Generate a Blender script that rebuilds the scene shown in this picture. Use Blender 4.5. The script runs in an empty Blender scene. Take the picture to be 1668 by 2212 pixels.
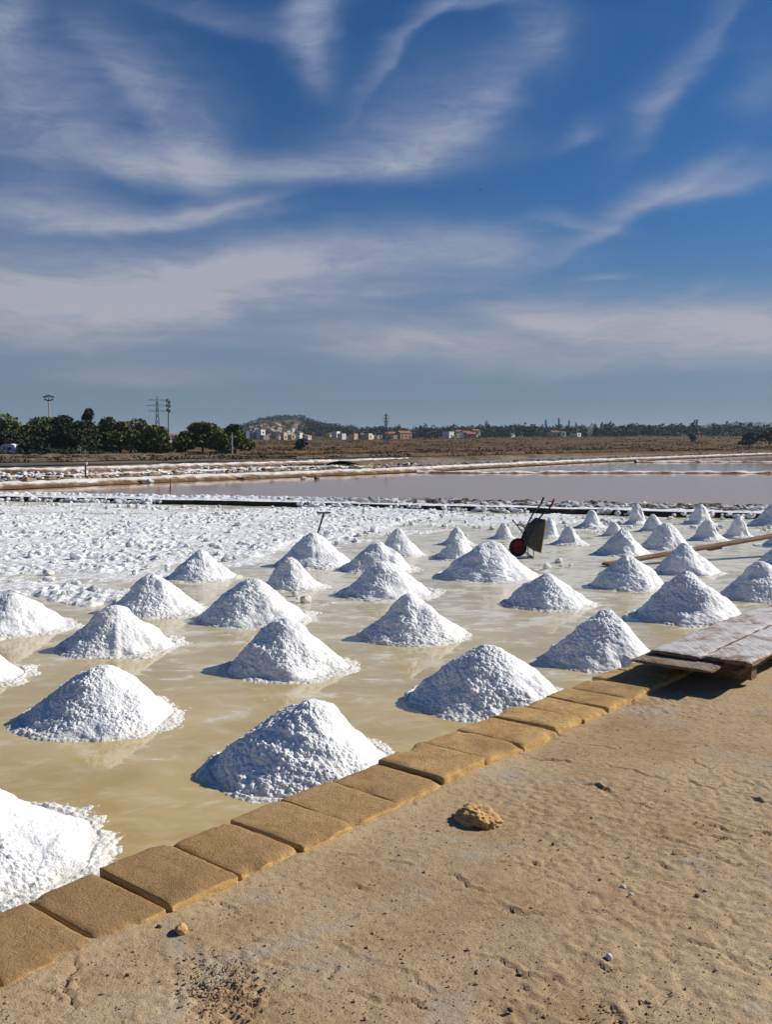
import bpy, bmesh, math, random
import numpy as np
from mathutils import Vector, Matrix, Euler

R_ = math.radians
scene = bpy.context.scene
C = scene.collection

# ------------------------------------------------------------------ camera
F = 2080.0                 # focal length in units of the photo measured 1668 wide
CX, CY, HORIZON = 834.0, 1106.0, 955.0
CAM_H = 2.3                # above the brine
PITCH = math.atan((CY - HORIZON) / F)
cam_data = bpy.data.cameras.new('camera')
cam = bpy.data.objects.new('camera', cam_data)
C.objects.link(cam)
cam.location = (0, 0, CAM_H)
cam.rotation_euler = (math.pi / 2 - PITCH, 0, 0)
cam_data.sensor_fit = 'HORIZONTAL'
cam_data.sensor_width = 24.0
cam_data.lens = F / 1668.0 * 24.0
cam_data.clip_end = 20000
cam_data.clip_start = 0.05
scene.camera = cam

# ------------------------------------------------------------------ light
SUN_EL = R_(32.5)
SUN_AZ = math.atan2(0.945, 0.327)      # clockwise from +Y
sun_dir = Vector((math.cos(SUN_EL) * math.sin(SUN_AZ), math.cos(SUN_EL) * math.cos(SUN_AZ), math.sin(SUN_EL)))
sd = bpy.data.lights.new('sun', 'SUN')
sd.energy = 5.0
sd.angle = R_(0.53)
sd.color = (1.0, 0.955, 0.88)
sun = bpy.data.objects.new('sun', sd)
C.objects.link(sun)
sun.rotation_euler = (-sun_dir).to_track_quat('-Z', 'Y').to_euler()
sun.location = (20, 10, 20)

scene.view_settings.view_transform = 'Standard'
scene.view_settings.look = 'None'
scene.view_settings.exposure = 0.12
scene.view_settings.gamma = 1.0
scene.view_settings.use_curve_mapping = False
scene.render.engine = 'CYCLES'
scene.cycles.use_denoising = True
scene.cycles.max_bounces = 6
scene.cycles.diffuse_bounces = 3
scene.cycles.glossy_bounces = 3
scene.cycles.volume_bounces = 0
scene.cycles.caustics_reflective = False
scene.cycles.caustics_refractive = False


# ------------------------------------------------------------------ pixel <-> place
def ray(x, y):
    u, v = (x - CX) / F, (CY - y) / F
    c, s = math.cos(PITCH), math.sin(PITCH)
    return Vector((u, c + v * s, -s + v * c))


def at(x, y, z=0.0):
    d = ray(x, y)
    k = (z - CAM_H) / d.z
    return Vector((d.x * k, d.y * k, z))


def at_depth(x, y, Y):
    d = ray(x, y)
    k = Y / d.y
    return Vector((d.x * k, Y, CAM_H + d.z * k))


def project(P):
    """numpy (n,3) -> pixel coordinates"""
    c, s = math.cos(PITCH), math.sin(PITCH)
    dz = P[:, 2] - CAM_H
    depth = P[:, 1] * c - dz * s
    up = P[:, 1] * s + dz * c
    return CX + F * P[:, 0] / depth, CY - F * up / depth


# ------------------------------------------------------------------ node helper
class NT:
    def __init__(self, tree):
        self.t = tree
        self.n = tree.nodes
        self.l = tree.links

    def node(self, kind, **kw):
        nd = self.n.new(kind)
        for k, v in kw.items():
            setattr(nd, k, v)
        return nd

    def put(self, sock, v):
        if v is None:
            return
        if isinstance(v, bpy.types.NodeSocket):
            self.l.new(v, sock)
        elif isinstance(v, (tuple, list)) and len(v) == 3 and len(sock.default_value) == 4:
            sock.default_value = (*v, 1.0)
        else:
            sock.default_value = v

    def math(self, op, a, b=None, c=None, clamp=False):
        nd = self.node('ShaderNodeMath', operation=op, use_clamp=clamp)
        self.put(nd.inputs[0], a)
        self.put(nd.inputs[1], b)
        if c is not None:
            self.put(nd.inputs[2], c)
        return nd.outputs[0]

    def vmath(self, op, a, b=None, out=0):
        nd = self.node('ShaderNodeVectorMath', operation=op)
        self.put(nd.inputs[0], a)
        if b is not None:
            self.put(nd.inputs[1], b)
        return nd.outputs[out]

    def mix(self, fac, a, b, blend='MIX'):
        nd = self.node('ShaderNodeMix', data_type='RGBA', blend_type=blend)
        self.put(nd.inputs[0], fac)
        self.put(nd.inputs[6], a)
        self.put(nd.inputs[7], b)
        return nd.outputs[2]

    def noise(self, vec, scale, detail=4.0, rough=0.55, dist=0.0, out=0):
        nd = self.node('ShaderNodeTexNoise')
        self.put(nd.inputs['Vector'], vec)
        nd.inputs['Scale'].default_value = scale
        nd.inputs['Detail'].default_value = detail
        nd.inputs['Roughness'].default_value = rough
        nd.inputs['Distortion'].default_value = dist
        return nd.outputs[out]

    def voro(self, vec, scale, feature='F1', out=0):
        nd = self.node('ShaderNodeTexVoronoi', feature=feature)
        self.put(nd.inputs['Vector'], vec)
        nd.inputs['Scale'].default_value = scale
        return nd.outputs[out]

    def ramp(self, fac, stops, interp='LINEAR'):
        nd = self.node('ShaderNodeValToRGB')
        cr = nd.color_ramp
        cr.interpolation = interp
        while len(cr.elements) < len(stops):
            cr.elements.new(0.5)
        for e, (p, c) in zip(cr.elements, stops):
            e.position = p
            e.color = (*c, 1.0) if isinstance(c, (tuple, list)) else (c, c, c, 1.0)
        self.put(nd.inputs[0], fac)
        return nd.outputs[0]

    def remap(self, v, a, b, c=0.0, d=1.0, smooth=False):
        nd = self.node('ShaderNodeMapRange', clamp=True)
        if smooth:
            nd.interpolation_type = 'SMOOTHSTEP'
        self.put(nd.inputs[0], v)
        for i, x in zip((1, 2, 3, 4), (a, b, c, d)):
            self.put(nd.inputs[i], x)
        return nd.outputs[0]

    def pos(self):
        return self.node('ShaderNodeNewGeometry').outputs['Position']

    def mapping(self, vec, scale=(1, 1, 1), rot=(0, 0, 0), loc=(0, 0, 0)):
        nd = self.node('ShaderNodeMapping')
        self.put(nd.inputs[0], vec)
        nd.inputs['Scale'].default_value = scale
        nd.inputs['Rotation'].default_value = rot
        nd.inputs['Location'].default_value = loc
        return nd.outputs[0]

    def sep(self, v):
        nd = self.node('ShaderNodeSeparateXYZ')
        self.put(nd.inputs[0], v)
        return nd.outputs

    def comb(self, x, y, z):
        nd = self.node('ShaderNodeCombineXYZ')
        for i, v in enumerate((x, y, z)):
            self.put(nd.inputs[i], v)
        return nd.outputs[0]

    def bump(self, h, strength=0.5, dist=0.01, normal=None):
        nd = self.node('ShaderNodeBump')
        self.put(nd.inputs['Height'], h)
        nd.inputs['Strength'].default_value = strength
        nd.inputs['Distance'].default_value = dist
        self.put(nd.inputs['Normal'], normal)
        return nd.outputs[0]


def material(name, fn):
    m = bpy.data.materials.new(name)
    m.use_nodes = True
    nt = NT(m.node_tree)
    bs = m.node_tree.nodes['Principled BSDF']
    r = fn(nt)
    for k, v in r.items():
        nt.put(bs.inputs[k], v)
    return m


# ------------------------------------------------------------------ world
def build_world():
    w = bpy.data.worlds.new('World')
    scene.world = w
    w.use_nodes = True
    nt = NT(w.node_tree)
    bg = w.node_tree.nodes['Background']
    sky = nt.node('ShaderNodeTexSky', sky_type='NISHITA')
    sky.sun_disc = False
    sky.sun_elevation = SUN_EL
    sky.sun_rotation = SUN_AZ
    sky.altitude = 0
    sky.air_density = 1.0
    sky.dust_density = 0.6
    sky.ozone_density = 2.2
    STR = 0.1
    bg.inputs['Strength'].default_value = STR
    d = nt.node('ShaderNodeTexCoord').outputs['Generated']
    dn = nt.vmath('NORMALIZE', d)
    sx, sy, sz = nt.sep(dn)
    el = nt.math('ARCSINE', sz)
    az = nt.math('ARCTAN2', sx, sy)
    # a polarised, deep blue: the same tint over the whole dome
    hs = nt.node('ShaderNodeHueSaturation')
    hs.inputs['Saturation'].default_value = 1.15
    nt.put(hs.inputs['Color'], sky.outputs[0])
    base = nt.mix(1.0, hs.outputs[0], SKY_TINT, 'MULTIPLY')
    # thin haze near the horizon takes the glare off
    hz = nt.remap(el, 0.0, R_(14), 1.0, 0.0, True)
    base = nt.mix(nt.math('MULTIPLY', hz, 0.85), base, tuple(c / STR for c in HORIZON_COL))
    # cirrus: wind-drawn noise in azimuth / elevation plus placed banks
    p = nt.comb(az, el, 0.0)
    wv = nt.noise(nt.mapping(p, (1, 2.0, 1)), 5.0, 4, 0.55, out=1)
    wv = nt.vmath('SUBTRACT', wv, (0.5, 0.5, 0.5))
    wx, wy, _ = nt.sep(wv)
    waz = nt.math('MULTIPLY_ADD', wx, 0.10, az)
    wel = nt.math('MULTIPLY_ADD', wy, 0.042, el)
    total = None

    def blob(x, y, hl, hw, ang, amp):
        nonlocal total
        v = ray(x, y).normalized()
        a0, e0 = math.atan2(v.x, v.y), math.asin(v.z)
        ca, sa = math.cos(R_(ang)), math.sin(R_(ang))
        da = nt.math('SUBTRACT', waz, a0)
        de = nt.math('SUBTRACT', wel, e0)
        u = nt.math('MULTIPLY_ADD', de, sa / (hl / F), nt.math('MULTIPLY', da, ca / (hl / F)))
        t = nt.math('MULTIPLY_ADD', de, ca / (hw / F), nt.math('MULTIPLY', da, -sa / (hw / F)))
        t = nt.math('ADD', nt.math('MULTIPLY', nt.math('MAXIMUM', t, 0.0), 0.75), nt.math('MULTIPLY', nt.math('MINIMUM', t, 0.0), 1.7))   # sharper underside
        q = nt.math('ADD', nt.math('MULTIPLY', u, u), nt.math('MULTIPLY', t, t))
        g = nt.math('MULTIPLY', nt.math('POWER', 2.718, nt.math('MULTIPLY', q, -1.0)), amp)
        total = g if total is None else nt.math('ADD', total, g)

    for b in CLOUDS:
        blob(*b)
    pf = nt.comb(waz, wel, 0.0)
    f1 = nt.noise(nt.mapping(pf, (5, 26, 1), (0, 0, R_(-9))), 1.6, 7, 0.62, 0.4)     # low, level streaks
    f2 = nt.noise(nt.mapping(pf, (7, 22, 1), (0, 0, R_(-38))), 1.3, 8, 0.66, 0.9)    # high, slanting wisps
    hi = nt.remap(el, R_(9), R_(17), 0, 1, True)
    fib = nt.math('ADD', nt.math('MULTIPLY', f2, hi), nt.math('MULTIPLY', f1, nt.math('SUBTRACT', 1.0, hi)))
    fine = nt.noise(nt.mapping(pf, (16, 90, 1), (0, 0, R_(-25))), 1.7, 9, 0.74, 0.8)
    fib = nt.math('MULTIPLY_ADD', nt.math('SUBTRACT', fine, 0.5), 0.26, fib)
    gen = nt.noise(nt.mapping(pf, (2.2, 7, 1), (0, 0, R_(-14))), 1.3, 5, 0.6, 0.5)
    gen = nt.math('MULTIPLY', nt.remap(gen, 0.58, 0.88, 0, 1, True), 0.16)
    tot = nt.math('ADD', total, gen)
    dens = nt.math('MULTIPLY', tot, nt.remap(fib, 0.22, 0.78, 0.42, 1.10, True))
    dens = nt.math('MULTIPLY', dens, nt.remap(el, R_(0.5), R_(3), 0.25, 1, True))
    dens = nt.math('MINIMUM', dens, 0.86)
    cc = nt.ramp(nt.remap(el, 0, R_(24), 0, 1), [(0.0, CLOUD_LOW), (0.45, CLOUD_MID), (1.0, CLOUD_HIGH)])
    cc = nt.vmath('SCALE', cc)
    cc.node.inputs['Scale'].default_value = 1.0 / STR
    col = nt.mix(dens, base, cc)
    nt.put(bg.inputs['Color'], col)
    w.cycles.sampling_method = 'MANUAL'
    w.cycles.sample_map_resolution = 1024


SKY_TINT = (0.175, 0.37, 0.58)
HORIZON_COL = (0.175, 0.220, 0.298)
CLOUD_LOW = (0.43, 0.385, 0.40)
CLOUD_MID = (0.39, 0.40, 0.46)
CLOUD_HIGH = (0.31, 0.375, 0.50)
CLOUDS = [
    # x, y, half length, half width, angle (up to the right), strength
    (330, 368, 150, 40, -8, 0.55), (560, 378, 250, 34, 0, 0.55), (850, 352, 190, 46, 6, 0.66), (960, 300, 130, 60, 25, 0.35), (1070, 200, 130, 46, 45, 0.36), (830, 250, 200, 60, 25, 0.16),
    (330, 230, 190, 46, -50, 0.42), (400, 260, 130, 70, -60, 0.3), (80, 290, 170, 120, 10, 0.46), (10, 70, 60, 110, -20, 0.55), (160, 200, 150, 90, -10, 0.2),
    (672, 50, 46, 110, -6, 0.66), (700, 160, 40, 60, 12, 0.36), (900, 85, 150, 16, 42, 0.42), (1030, 12, 110, 18, 8, 0.42), (470, 40, 190, 24, -12, 0.25), (1150, 90, 70, 60, -60, 0.22),
    (90, 465, 200, 50, 0, 0.62), (330, 478, 210, 22, 6, 0.58), (480, 455, 150, 14, 12, 0.3),
    (1000, 560, 170, 52, 2, 0.66), (760, 565, 230, 44, 5, 0.5), (520, 585, 190, 46, 6, 0.55), (110, 650, 330, 75, 2, 0.85), (430, 660, 330, 66, 4, 0.7), (880, 625, 160, 16, 2, 0.4), (150, 730, 360, 50, 1, 0.62),
    (870, 750, 210, 48, 0, 0.8), (1470, 745, 340, 60, -1, 0.95), (1180, 700, 150, 38, -14, 0.66), (1640, 705, 180, 44, 2, 0.5), (320, 815, 220, 26, 0, 0.32), (1200, 800, 300, 26, 0, 0.25),
    (1380, 452, 160, 20, 27, 0.55), (1540, 398, 120, 30, 8, 0.62), (1240, 480, 80, 14, -10, 0.3), (1255, 290, 60, 20, 18, 0.34), (1550, 90, 170, 26, 50, 0.32), (1440, 230, 90, 40, 40, 0.22), (1650, 210, 40, 60, 0, 0.2),
    (1275, 605, 60, 9, 0, 0.24), (1480, 640, 80, 10, 18, 0.2),
]
build_world()


# ------------------------------------------------------------------ numpy noise
def _hash(i, j, k, seed):
    n = (i * 374761393 + j * 668265263 + k * 2147483647 + seed * 974634777) & 0x7fffffff
    n = ((n ^ (n >> 13)) * 1274126177) & 0x7fffffff
    n = (n ^ (n >> 16)) & 0xffff
    return n / 65535.0


def vnoise(p, seed=0):
    p = np.asarray(p, dtype=np.float64)
    i = np.floor(p).astype(np.int64)
    f = p - i
    f = f * f * f * (f * (f * 6 - 15) + 10)
    r = 0
    for dx in (0, 1):
        wx = f[:, 0] if dx else 1 - f[:, 0]
        for dy in (0, 1):
            wy = f[:, 1] if dy else 1 - f[:, 1]
            for dz in (0, 1):
                wz = f[:, 2] if dz else 1 - f[:, 2]
                r = r + wx * wy * wz * _hash(i[:, 0] + dx, i[:, 1] + dy, i[:, 2] + dz, seed)
    return r * 2 - 1


def fbm(p, octaves=4, seed=0, gain=0.5):
    r, a, s = 0, 1.0, 0
    q = np.array(p, dtype=np.float64)
    for o in range(octaves):
        r = r + a * vnoise(q, seed + o * 17)
        s += a
        a *= gain
        q = q * 2.03 + 11.7
    return r / s


def worley(p, seed=0):
    p = np.asarray(p, dtype=np.float64)
    i = np.floor(p).astype(np.int64)
    best = np.full(len(p), 9.0)
    for dx in (-1, 0, 1):
        for dy in (-1, 0, 1):
            for dz in (-1, 0, 1):
                a, b, c = i[:, 0] + dx, i[:, 1] + dy, i[:, 2] + dz
                d2 = (a + _hash(a, b, c, seed) - p[:, 0]) ** 2 + (b + _hash(a, b, c, seed + 7) - p[:, 1]) ** 2 + (c + _hash(a, b, c, seed + 13) - p[:, 2]) ** 2
                best = np.minimum(best, d2)
    return np.sqrt(best)


def sstep(a, b, x):
    t = np.clip((x - a) / (b - a), 0, 1)
    return t * t * (3 - 2 * t)


# ------------------------------------------------------------------ mesh / object helpers
def mesh_from(name, V, Fc, smooth=False):
    me = bpy.data.meshes.new(name)
    V = np.asarray(V, dtype=np.float32)
    me.vertices.add(len(V))
    me.vertices.foreach_set('co', V.ravel())
    if isinstance(Fc, np.ndarray):
        n, k = Fc.shape
        me.loops.add(n * k)
        me.loops.foreach_set('vertex_index', Fc.astype(np.int32).ravel())
        me.polygons.add(n)
        me.polygons.foreach_set('loop_start', np.arange(0, n * k, k, dtype=np.int32))
    else:
        tot = sum(len(f) for f in Fc)
        me.loops.add(tot)
        me.loops.foreach_set('vertex_index', [i for f in Fc for i in f])
        me.polygons.add(len(Fc))
        st, s = [], 0
        for f in Fc:
            st.append(s)
            s += len(f)
        me.polygons.foreach_set('loop_start', st)
    me.polygons.foreach_set('use_smooth', [bool(smooth)] * len(me.polygons))
    me.update(calc_edges=True)
    me.validate()
    return me


def grid_faces(nu, nv, wrap=False):
    a = np.arange(nu * nv).reshape(nu, nv)
    if wrap:
        a = np.concatenate([a, a[:1]], 0)
    f = np.stack([a[:-1, :-1], a[1:, :-1], a[1:, 1:], a[:-1, 1:]], -1)
    return f.reshape(-1, 4)


def obj(name, me, mat=None, parent=None, loc=None):
    o = bpy.data.objects.new(name, me)
    C.objects.link(o)
    if mat is not None and me is not None:
        if len(me.materials) == 0:
            me.materials.append(mat)
    if parent is not None:
        o.parent = parent
    if loc is not None:
        o.location = loc
    return o


def tag(o, label, cat, group=None):
    o['label'] = label
    o['category'] = cat
    if group:
        o['group'] = group
    return o


def thing(name, label, cat, loc, rotz=0.0, group=None):
    o = obj(name, None, loc=loc)
    o.rotation_euler = (0, 0, rotz)
    o.empty_display_size = 0.2
    return tag(o, label, cat, group)


def structure(o):
    o['kind'] = 'structure'
    return o


def stuff(o):
    o['kind'] = 'stuff'
    return o


class MB:
    """collects boxes, bars and lathes into one mesh"""

    def __init__(self):
        self.v, self.f = [], []

    def add(self, V, Fc):
        n = len(self.v)
        self.v += [tuple(p) for p in V]
        self.f += [tuple(i + n for i in f) for f in Fc]
        return self

    def box(self, c, s, rot=None):
        V = [Vector((x * s[0] / 2, y * s[1] / 2, z * s[2] / 2)) for x in (-1, 1) for y in (-1, 1) for z in (-1, 1)]
        if rot is not None:
            V = [rot @ p for p in V]
        V = [p + Vector(c) for p in V]
        return self.add(V, [(0, 1, 3, 2), (4, 6, 7, 5), (0, 4, 5, 1), (2, 3, 7, 6), (0, 2, 6, 4), (1, 5, 7, 3)])

    def tube(self, pts, r, n=8):
        pts = [Vector(p) for p in pts]
        rs = r if isinstance(r, (list, tuple)) else [r] * len(pts)
        V, Fc = [], []
        for i, p in enumerate(pts):
            d = (pts[min(i + 1, len(pts) - 1)] - pts[max(i - 1, 0)]).normalized()
            a = d.orthogonal().normalized() if i == 0 else (a - d * a.dot(d)).normalized()
            b = d.cross(a)
            for k in range(n):
                t = 2 * math.pi * k / n
                V.append(p + (a * math.cos(t) + b * math.sin(t)) * rs[i])
        for i in range(len(pts) - 1):
            for k in range(n):
                Fc.append((i * n + k, i * n + (k + 1) % n, (i + 1) * n + (k + 1) % n, (i + 1) * n + k))
        Fc.append(tuple(range(n))[::-1])
        Fc.append(tuple((len(pts) - 1) * n + k for k in range(n)))
        return self.add(V, Fc)

    def build(self, name, mat, parent=None, smooth=False, loc=None):
        me = mesh_from(name, self.v, self.f, smooth)
        return obj(name, me, mat, parent, loc)


def ico(sub=1):
    bm = bmesh.new()
    bmesh.ops.create_icosphere(bm, subdivisions=sub, radius=1.0)
    V = np.array([v.co[:] for v in bm.verts])
    Fc = np.array([[v.index for v in f.verts] for f in bm.faces])
    bm.free()
    return V, Fc


ICO1, ICO2, ICO3, ICO5 = ico(1), ico(2), ico(3), ico(5)


def lumps_mesh(name, centres, sizes, seed=0, flat=0.7, base=ICO1, rough=0.35, smooth=False):
    """many little rocks as one mesh"""
    rng = np.random.default_rng(seed)
    V0, F0 = base
    Vs, Fs, n = [], [], 0
    for c, s in zip(centres, sizes):
        sc = s * np.array([rng.uniform(.75, 1.3), rng.uniform(.75, 1.3), rng.uniform(.7, 1.1) * flat])
        a = rng.uniform(0, 6.28)
        ca, sa = math.cos(a), math.sin(a)
        d = 1 + rough * rng.uniform(-1, 1, len(V0))
        P = V0 * d[:, None] * sc
        P = np.stack([P[:, 0] * ca - P[:, 1] * sa, P[:, 0] * sa + P[:, 1] * ca, P[:, 2]], -1)
        Vs.append(P + np.asarray(c))
        Fs.append(F0 + n)
        n += len(V0)
    return mesh_from(name, np.concatenate(Vs), np.concatenate(Fs), smooth)
#%%MATERIALS
# ------------------------------------------------------------------ materials
def m_salt(nt):
    p = nt.pos()
    n1 = nt.noise(p, 3.0, 4, 0.6)
    n2 = nt.noise(p, 26.0, 4, 0.65)
    v = nt.voro(p, 95.0)
    g = nt.noise(p, 170.0, 3, 0.6)
    stain = nt.remap(nt.math('MULTIPLY', nt.noise(p, 5.5, 3, 0.6, 0.6), nt.noise(p, 17, 3, 0.7)), 0.32, 0.46, 0, 1, True)
    col = nt.mix(n1, (0.85, 0.84, 0.815), (0.91, 0.905, 0.89))
    col = nt.mix(nt.math('MULTIPLY', stain, 0.55), col, (0.55, 0.44, 0.30))
    col = nt.mix(nt.remap(v, 0.0, 0.55, 0.0, 0.18), col, (0.62, 0.60, 0.56))
    wet = nt.remap(nt.math('MULTIPLY_ADD', n2, 0.09, nt.sep(p)[2]), 0.055, 0.10, 0.5, 0.0, True)      # brine drawn up into the foot
    col = nt.mix(wet, col, (0.60, 0.54, 0.42))
    h = nt.math('ADD', nt.math('MULTIPLY', n2, 1.6), nt.math('ADD', nt.math('MULTIPLY', v, 0.5), nt.math('MULTIPLY', g, 0.4)))
    return {'Base Color': col, 'Roughness': 0.62, 'Specular IOR Level': 0.35, 'Normal': nt.bump(h, 0.55, 0.011)}


def m_salt_far(nt):
    p = nt.pos()
    n1 = nt.noise(p, 1.6, 5, 0.65)
    n2 = nt.noise(p, 16.0, 5, 0.7)
    col = nt.mix(nt.remap(n1, 0.35, 0.65), (0.72, 0.71, 0.68), (0.86, 0.855, 0.84))
    col = nt.mix(nt.remap(nt.noise(p, 4.0, 4, 0.7), 0.55, 0.75, 0, 0.6), col, (0.5, 0.45, 0.36))
    return {'Base Color': col, 'Roughness': 0.7, 'Specular IOR Level': 0.3, 'Normal': nt.bump(n2, 0.8, 0.04)}


def m_brine(nt):
    p = nt.pos()
    x, y, z = nt.sep(p)
    pm = nt.mapping(p, (1, 1.5, 1), (0, 0, R_(-25)))
    n1 = nt.noise(pm, 0.8, 5, 0.6, 0.8)
    n2 = nt.noise(pm, 2.6, 5, 0.62, 0.6)
    n3 = nt.noise(p, 9.0, 4, 0.6)
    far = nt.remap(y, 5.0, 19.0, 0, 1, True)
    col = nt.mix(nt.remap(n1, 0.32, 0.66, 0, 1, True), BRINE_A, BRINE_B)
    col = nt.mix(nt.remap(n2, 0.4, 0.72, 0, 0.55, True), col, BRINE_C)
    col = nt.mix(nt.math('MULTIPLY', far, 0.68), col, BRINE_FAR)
    crust = nt.math('ADD', nt.math('MULTIPLY', n2, 0.6), nt.math('ADD', nt.math('MULTIPLY', n1, 0.5), nt.math('MULTIPLY', n3, 0.15)))
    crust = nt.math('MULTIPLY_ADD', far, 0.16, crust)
    cr = nt.remap(crust, 0.68, 0.83, 0, 1, True)
    col = nt.mix(nt.math('MULTIPLY', cr, 0.75), col, (0.70, 0.67, 0.58))
    rough = nt.math('MULTIPLY_ADD', cr, 0.35, 0.035)
    b1 = nt.bump(nt.noise(p, 3.0, 3, 0.5), 0.05, 0.02)
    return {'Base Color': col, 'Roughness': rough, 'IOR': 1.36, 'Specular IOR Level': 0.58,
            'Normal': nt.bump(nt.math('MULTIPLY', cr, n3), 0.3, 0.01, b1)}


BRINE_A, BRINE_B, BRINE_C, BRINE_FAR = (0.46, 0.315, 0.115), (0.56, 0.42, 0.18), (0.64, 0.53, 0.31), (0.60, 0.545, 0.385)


def m_pond(col_a, col_b, spec, rough, streak=True):
    def f(nt):
        p = nt.pos()
        n = nt.noise(nt.mapping(p, (0.05, 0.35, 1), (0, 0, R_(4))), 1.0, 4, 0.6)
        col = nt.mix(n, col_a, col_b)
        if streak:
            s = nt.noise(nt.mapping(p, (0.05, 1.1, 1), (0, 0, R_(1.5))), 1.0, 3, 0.5)
            col = nt.mix(nt.remap(s, 0.70, 0.80, 0, 0.5, True), col, (0.5, 0.46, 0.46))
        return {'Base Color': col, 'Roughness': rough, 'IOR': 1.33, 'Specular IOR Level': spec,
                'Normal': nt.bump(nt.noise(nt.mapping(p, (1, 2, 1)), 2.5, 3, 0.5), 0.06, 0.02)}
    return f


def m_dirt(nt):
    p = nt.pos()
    a = nt.mapping(p, (1, 1.7, 1), (0, 0, R_(35)))
    n0 = nt.noise(p, 0.9, 4, 0.6, 0.5)
    n1 = nt.noise(a, 4.0, 6, 0.68, 0.4)
    n2 = nt.noise(p, 30.0, 5, 0.7)
    g = nt.noise(p, 210.0, 3, 0.7)
    v = nt.voro(p, 70.0)
    col = nt.mix(nt.remap(n0, 0.3, 0.7, 0, 1, True), (0.375, 0.230, 0.115), (0.515, 0.375, 0.22))
    col = nt.mix(nt.remap(n1, 0.35, 0.72, 0, 0.7), col, (0.54, 0.395, 0.24))
    col = nt.mix(nt.remap(n2, 0.3, 0.5, 0.6, 0.0), col, (0.22, 0.14, 0.075))
    grey = nt.remap(nt.noise(p, 1.7, 4, 0.6, 1.0), 0.54, 0.70, 0, 0.65, True)
    col = nt.mix(grey, col, (0.42, 0.365, 0.28))
    sp = nt.remap(g, 0.62, 0.74, 0, 0.55)
    col = nt.mix(sp, col, (0.52, 0.45, 0.36))
    dk = nt.remap(g, 0.26, 0.38, 0.6, 0.0)
    col = nt.mix(dk, col, (0.13, 0.085, 0.05))
    n4 = nt.noise(p, 85.0, 4, 0.7)
    h = nt.math('ADD', nt.math('MULTIPLY', n1, 0.7), nt.math('ADD', nt.math('MULTIPLY', n2, 0.8), nt.math('ADD', nt.math('MULTIPLY', n4, 0.6), nt.math('MULTIPLY', g, 0.35))))
    return {'Base Color': col, 'Roughness': 0.95, 'Specular IOR Level': 0.1, 'Normal': nt.bump(h, 0.75, 0.015)}


def m_tuff(nt):
    p = nt.pos()
    info = nt.node('ShaderNodeObjectInfo').outputs['Random']
    y = nt.sep(p)[1]
    n0 = nt.noise(p, 2.4, 4, 0.6, 0.4)
    n1 = nt.noise(p, 22.0, 5, 0.72)
    g = nt.noise(p, 190.0, 3, 0.7)
    v = nt.voro(p, 140.0)
    col = nt.mix(nt.remap(n0, 0.3, 0.7, 0, 1, True), (0.56, 0.33, 0.125), (0.66, 0.44, 0.20))
    col = nt.mix(nt.math('MULTIPLY', info, 0.4), col, (0.36, 0.225, 0.115))
    # dust trodden on to the nearer stones
    dust = nt.remap(nt.math('MULTIPLY_ADD', n0, 2.2, y), 5.0, 8.6, 0.75, 0.0, True)
    col = nt.mix(dust, col, (0.36, 0.215, 0.10))
    col = nt.mix(nt.remap(n1, 0.3, 0.5, 0.5, 0), col, (0.22, 0.12, 0.045))
    col = nt.mix(nt.remap(nt.noise(p, 1.6, 5, 0.65, 0.8), 0.52, 0.66, 0, 0.45, True), col, (0.24, 0.14, 0.065))
    col = nt.mix(nt.remap(nt.noise(p, 3.1, 5, 0.7, 0.5), 0.62, 0.74, 0, 0.4, True), col, (0.60, 0.53, 0.42))
    col = nt.mix(nt.remap(g, 0.58, 0.72, 0, 0.5), col, (0.62, 0.44, 0.24))
    col = nt.mix(nt.remap(g, 0.28, 0.4, 0.6, 0), col, (0.16, 0.09, 0.035))
    nz = nt.sep(nt.node('ShaderNodeNewGeometry').outputs['Normal'])[2]
    col = nt.mix(nt.remap(nz, 0.55, 0.92, 0.85, 0.0), col, nt.mix(n1, (0.52, 0.29, 0.09), (0.80, 0.54, 0.22)))   # bare, undusted edges
    h = nt.math('ADD', nt.math('MULTIPLY', n1, 1.0), nt.math('ADD', nt.math('MULTIPLY', g, 0.6), nt.math('MULTIPLY', nt.noise(p, 70, 4, 0.7), 0.8)))
    return {'Base Color': col, 'Roughness': 0.92, 'Specular IOR Level': 0.12, 'Normal': nt.bump(h, 0.9, 0.013)}


def m_wood(base, dark, salt, axis_rot, fine=1.0):
    def f(nt):
        p = nt.pos()
        a = nt.mapping(p, (14, 1.2, 14), (0, 0, axis_rot))
        n = nt.noise(a, 2.2 * fine, 6, 0.7, 0.4)
        n2 = nt.noise(nt.mapping(p, (50, 2.0, 50), (0, 0, axis_rot)), 1.6, 4, 0.7)
        col = nt.mix(nt.remap(n, 0.3, 0.7), dark, base)
        col = nt.mix(nt.remap(n2, 0.3, 0.48, 0.6, 0), col, tuple(c * 0.35 for c in dark))
        if salt > 0:
            nz = nt.sep(nt.node('ShaderNodeNewGeometry').outputs['Normal'])[2]
            s = nt.noise(p, 3.4, 6, 0.72, 0.4)
            s = nt.remap(nt.math('MULTIPLY_ADD', n2, 0.25, s), 0.47, 0.69, 0, salt, True)
            s = nt.math('MULTIPLY', s, nt.remap(nz, 0.6, 0.9))
            col = nt.mix(s, col, (0.66, 0.65, 0.64))
        return {'Base Color': col, 'Roughness': 0.88, 'Specular IOR Level': 0.15,
                'Normal': nt.bump(nt.math('ADD', n, nt.math('MULTIPLY', n2, 0.6)), 0.8, 0.02)}
    return f


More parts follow.
